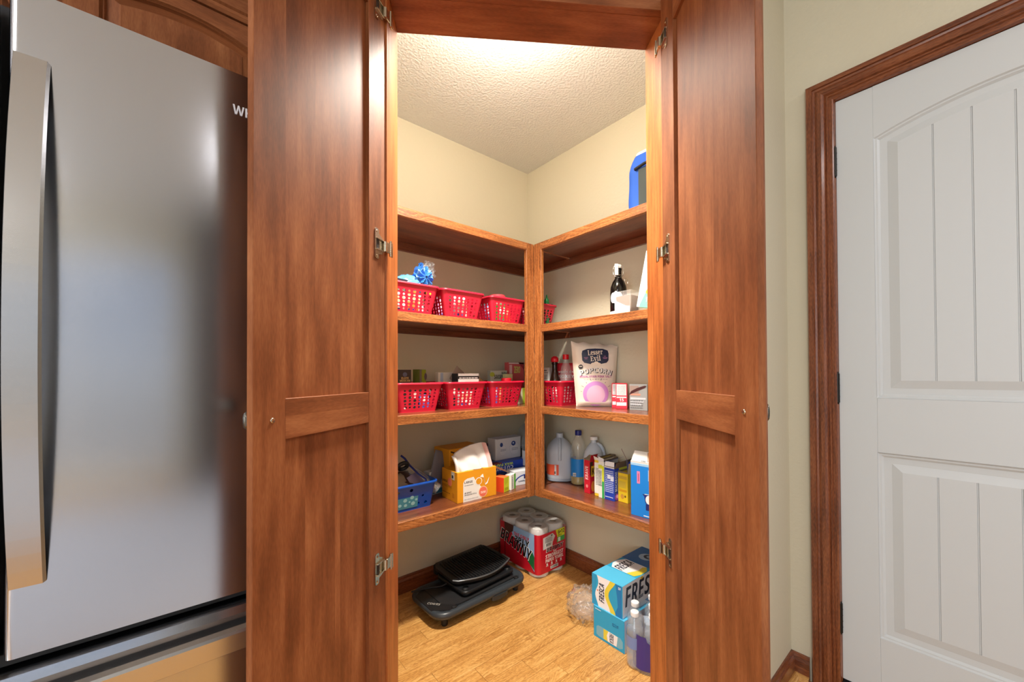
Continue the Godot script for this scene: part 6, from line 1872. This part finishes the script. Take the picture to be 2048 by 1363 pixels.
func fresca() -> void:
	var s := V(0.15, 0.1275, 0.385)
	var cy := rgb(34, 160, 206, 0.45); var deep := rgb(18, 96, 164, 0.45); var grey := rgb(214, 216, 224, 0.45); var navy := rgb(26, 40, 62, 0.45); var yel := rgb(226, 208, 70, 0.45); var wht := rgb(240, 238, 240, 0.45)
	for k in 2:
		var t := carton("soda_carton", ["blue and white soda carton lying directly on the floor under the other soda carton", "blue and white soda carton stacked on top of the other one"][k], "box", V(-0.201 + 0.006 * k, 0.1285 * k, 0.906 - 0.012 * k), -90.0, V(s.x, s.y, s.z), cy, "soda cartons")
		# local front = the end that faces -x; local right = the long side that faces +z
		var f := face(s, "front")
		if k == 1:
			var wave := []
			for i in 13: wave.append([0.17 + 0.055 * cos(i * 0.62 + 0.4), i / 12.0])
			for i in 13: wave.append([0.55 + 0.10 * sin((12 - i) * 0.45 + 1.9), (12 - i) / 12.0])
			patch(t, f, wave, wht)
			var band_ := []
			for i in 13: band_.append([0.53 + 0.10 * sin(i * 0.45 + 1.9), i / 12.0])
			for i in 13: band_.append([0.68 + 0.12 * sin((12 - i) * 0.45 + 1.9), (12 - i) / 12.0])
			patch(t, f, band_, yel, 1.0)
			patch(t, f, [[0.0, 0.0], [0.13, 0.0], [0.10, 0.4], [0.14, 1.0], [0.0, 1.0]], rgb(40, 150, 200))
			patch(t, f, [[0.98, 1.0], [0.78, 1.0], [0.84, 0.6], [0.86, 0.3], [0.74, 0.0], [0.98, 0.0]], rgb(20, 120, 184), 0.5)
			txt(t, f, "FRESCA", 0.25, 0.2, 0.17, 0.6, navy, 2.0, 1.0, 0.15); txt(t, f, "12", 0.88, 0.86, 0.07, 0.08, wht, 2.0, 1.0); oval(t, f, 0.2, 0.52, 0.02, 0.03, rgb(206, 120, 70), 2.0)
			var tp := face(s, "top")
			rect(t, tp, 0.0, 0.0, 1.0, 0.26, rgb(80, 184, 226)); rect(t, tp, 0.0, 0.56, 1.0, 0.44, deep)
			patch(t, tp, [[0.16, 0.275], [0.86, 0.275], [0.98, 0.36], [0.98, 0.46], [0.86, 0.555], [0.16, 0.555], [0.04, 0.46], [0.04, 0.36]], wht, 0.5); patch(t, tp, [[0.66, 0.275], [0.9, 0.275], [0.98, 0.36], [0.98, 0.48], [0.86, 0.555], [0.78, 0.52], [0.80, 0.42], [0.72, 0.34]], yel, 1.5)
			txt(t, tp, "FRESCA", 0.2, 0.29, 0.3, 0.25, navy, 2.0, 1.0, 0.15)
			oval(t, tp, 0.5, 0.78, 0.22, 0.09, rgb(170, 196, 220), 1.0); oval(t, tp, 0.56, 0.8, 0.16, 0.06, navy, 2.0); oval(t, tp, 0.6, 0.805, 0.12, 0.04, rgb(150, 170, 190), 3.0)
			var r := face(s, "right")
			rect(t, r, 0.005, 0.01, 0.99, 0.98, grey)
			txt(t, r, "FRESCA", 0.06, 0.30, 0.74, 0.60, navy, 1.0, 0.0, 0.12); oval(t, r, 0.36, 0.93, 0.025, 0.05, rgb(216, 180, 60), 1.0); patch(t, r, [[0.42, 0.14], [0.56, 0.16], [0.62, 0.0], [0.5, 0.0]], rgb(30, 130, 196), 1.0)
			rect(t, r, 0.03, 0.1, 0.13, 0.6, rgb(204, 206, 216), 0.6)
		else:
			patch(t, f, [[0.1, 0.12], [0.17, 0.08], [0.86, 0.08], [0.95, 0.14], [0.95, 0.34], [0.88, 0.42], [0.16, 0.42], [0.1, 0.36]], rgb(120, 176, 196, 0.4)); patch(t, f, [[0.34, 0.09], [0.74, 0.09], [0.78, 0.41], [0.34, 0.41]], yel, 1.0); patch(t, f, [[0.48, 0.09], [0.76, 0.09], [0.80, 0.41], [0.50, 0.41], [0.45, 0.26]], wht, 2.0)
			txt(t, f, "FRESCA", 0.54, 0.11, 0.13, 0.28, navy, 3.0, 3.0, 0.1); txt(t, f, "12", 0.62, 0.66, 0.2, 0.1, rgb(20, 110, 160), 1.0, 1.0); small_print(t, f, 0.06, 0.92, 0.2, 0.04, 1, wht)
			var r := face(s, "right")
			rect(t, r, 0.005, 0.01, 0.99, 0.98, grey)
			rect(t, r, 0.03, 0.2, 0.13, 0.6, rgb(204, 206, 216), 0.6)
			var tp := face(s, "top")
			rect(t, tp, 0.0, 0.0, 1.0, 0.3, rgb(80, 184, 226))
	# the crumpled clear bag beside them
	var b := thing("clear_bag", "crumpled clear plastic bag on the floor against the soda cartons", "bag", V(-0.315, 0.0, 0.725))
	var n1 := noise(33, 1.0, 3)
	for sh in 2:
		var g := G()
		var rows := []
		for i in 19:
			var p := PI * i / 18.0
			var row := []
			for k in 37:
				var a := TAU * k / 36
				var d := V(sin(p) * cos(a), -cos(p), sin(p) * sin(a))
				var q := 1.0 + 0.55 * absf(n1.get_noise_3d(d.x * 2.2 + sh * 9, d.y * 2.2, d.z * 2.2)) - 0.3 * absf(n1.get_noise_3d(d.x * 6.0, d.y * 6.0 + sh * 5, d.z * 6.0)) 
				var v := V(d.x * 0.082, 0.06 + d.y * 0.058, d.z * 0.075) * V(q, 1, q) * (1.0 if sh == 0 else 0.7)
				v.y = maxf(0.002, (0.062 + d.y * 0.062 * q) * (1.0 if sh == 0 else 0.8))
				row.append(v)
			rows.append(row)
		g.skin(rows, Transform3D(), true)
		part("film", g, film(Color(0.96, 0.97, 0.98), 0.07, 0.06), b)

func water_pack() -> void:
	var clear := film(Color(0.9, 0.94, 0.98), 0.14, 0.05)
	var proto: Node3D = null
	var capm := rgb(236, 238, 240, 0.4)
	var names := ["at the end by the purple band", "beside the blue carton", "leftmost behind the purple band", "in the middle of the pack", "at the inner end of the middle line", "leftmost of the line nearest us", "middle of the line nearest us", "last of the line nearest us"]
	var spots := [V(-0.409, 0, 1.038), V(-0.353, 0, 1.004), V(-0.376, 0, 1.094), V(-0.320, 0, 1.060), V(-0.264, 0, 1.026), V(-0.342, 0, 1.150), V(-0.286, 0, 1.116), V(-0.230, 0, 1.082)]
	for i in 8:
		var at: Vector3 = spots[i]
		var t: Node3D
		if proto == null:
			t = thing("water_bottle", "x", "bottle", at, 0.0, "bottles in the water pack")
			bottle(t, [[0.0, 0.006], [0.02, 0.001], [0.028, 0.004], [0.031, 0.012], [0.031, 0.03], [0.0295, 0.033], [0.031, 0.036], [0.031, 0.048], [0.0295, 0.051], [0.031, 0.054], [0.031, 0.066], [0.0295, 0.069], [0.031, 0.072], [0.031, 0.12], [0.0295, 0.123], [0.031, 0.126], [0.030, 0.142], [0.0235, 0.162], [0.0145, 0.178], [0.0125, 0.184], [0.0125, 0.192]], clear, "body", 2.0, 24)
			bottle(t, [[0.0145, 0.186], [0.0152, 0.187], [0.0152, 0.200], [0.0138, 0.202], [0.0, 0.202]], capm, "cap")
			band(t, 0.0315, 0.076, 0.118, 0.0, 360.0, rgb(120, 140, 190, 0.4))
			bottle(t, [[0.0, 0.008], [0.027, 0.008], [0.0292, 0.014], [0.0285, 0.14], [0.0, 0.15]], film(Color(0.75, 0.82, 0.88), 0.25, 0.05), "water", 2.0, 18)
			proto = t
		else:
			t = proto.duplicate()
			t.name = "water_bottle"
			add_child(t, true)
			t.position = at
		t.set_meta("label", "white capped water bottle in the wrapped pack, %s" % names[i])
	var w := thing("bottle_wrap", "clear plastic wrap with a purple printed end round the water bottles", "wrap", V(-0.3185, 0.0, 1.083), 31.0)
	var g := G()
	g.skin([loop(0.097, 0.094, 0.05, 0.002, 8), loop(0.0975, 0.0945, 0.05, 0.11, 8), loop(0.092, 0.09, 0.05, 0.165, 8), loop(0.075, 0.08, 0.03, 0.204, 8)], Transform3D(), true)
	part("film", g, film(Color(0.93, 0.94, 0.97), 0.12, 0.07), w)
	g = G()
	var rows := []
	for i in 9:
		var v := i / 8.0
		var row := []
		var y := lerpf(0.014, 0.135, v)
		var base := loop(lerpf(0.0985, 0.0975, v), lerpf(0.0955, 0.094, v), 0.05, y, 8)
		# from the back corner of the left end round towards us; less far the higher it is
		for k in 13:
			var q := lerpf(24.4, lerpf(15.6, 18.2, pow(v, 0.7)), k / 12.0)
			var i0 := int(floor(q)); var fr := q - i0
			var p: Vector3 = base[i0 % 36].lerp(base[(i0 + 1) % 36], fr)
			row.append(p)
		rows.append(row)
	g.skin(rows)
	part("purple_band", g, rgb(62, 50, 130, 0.3), w)
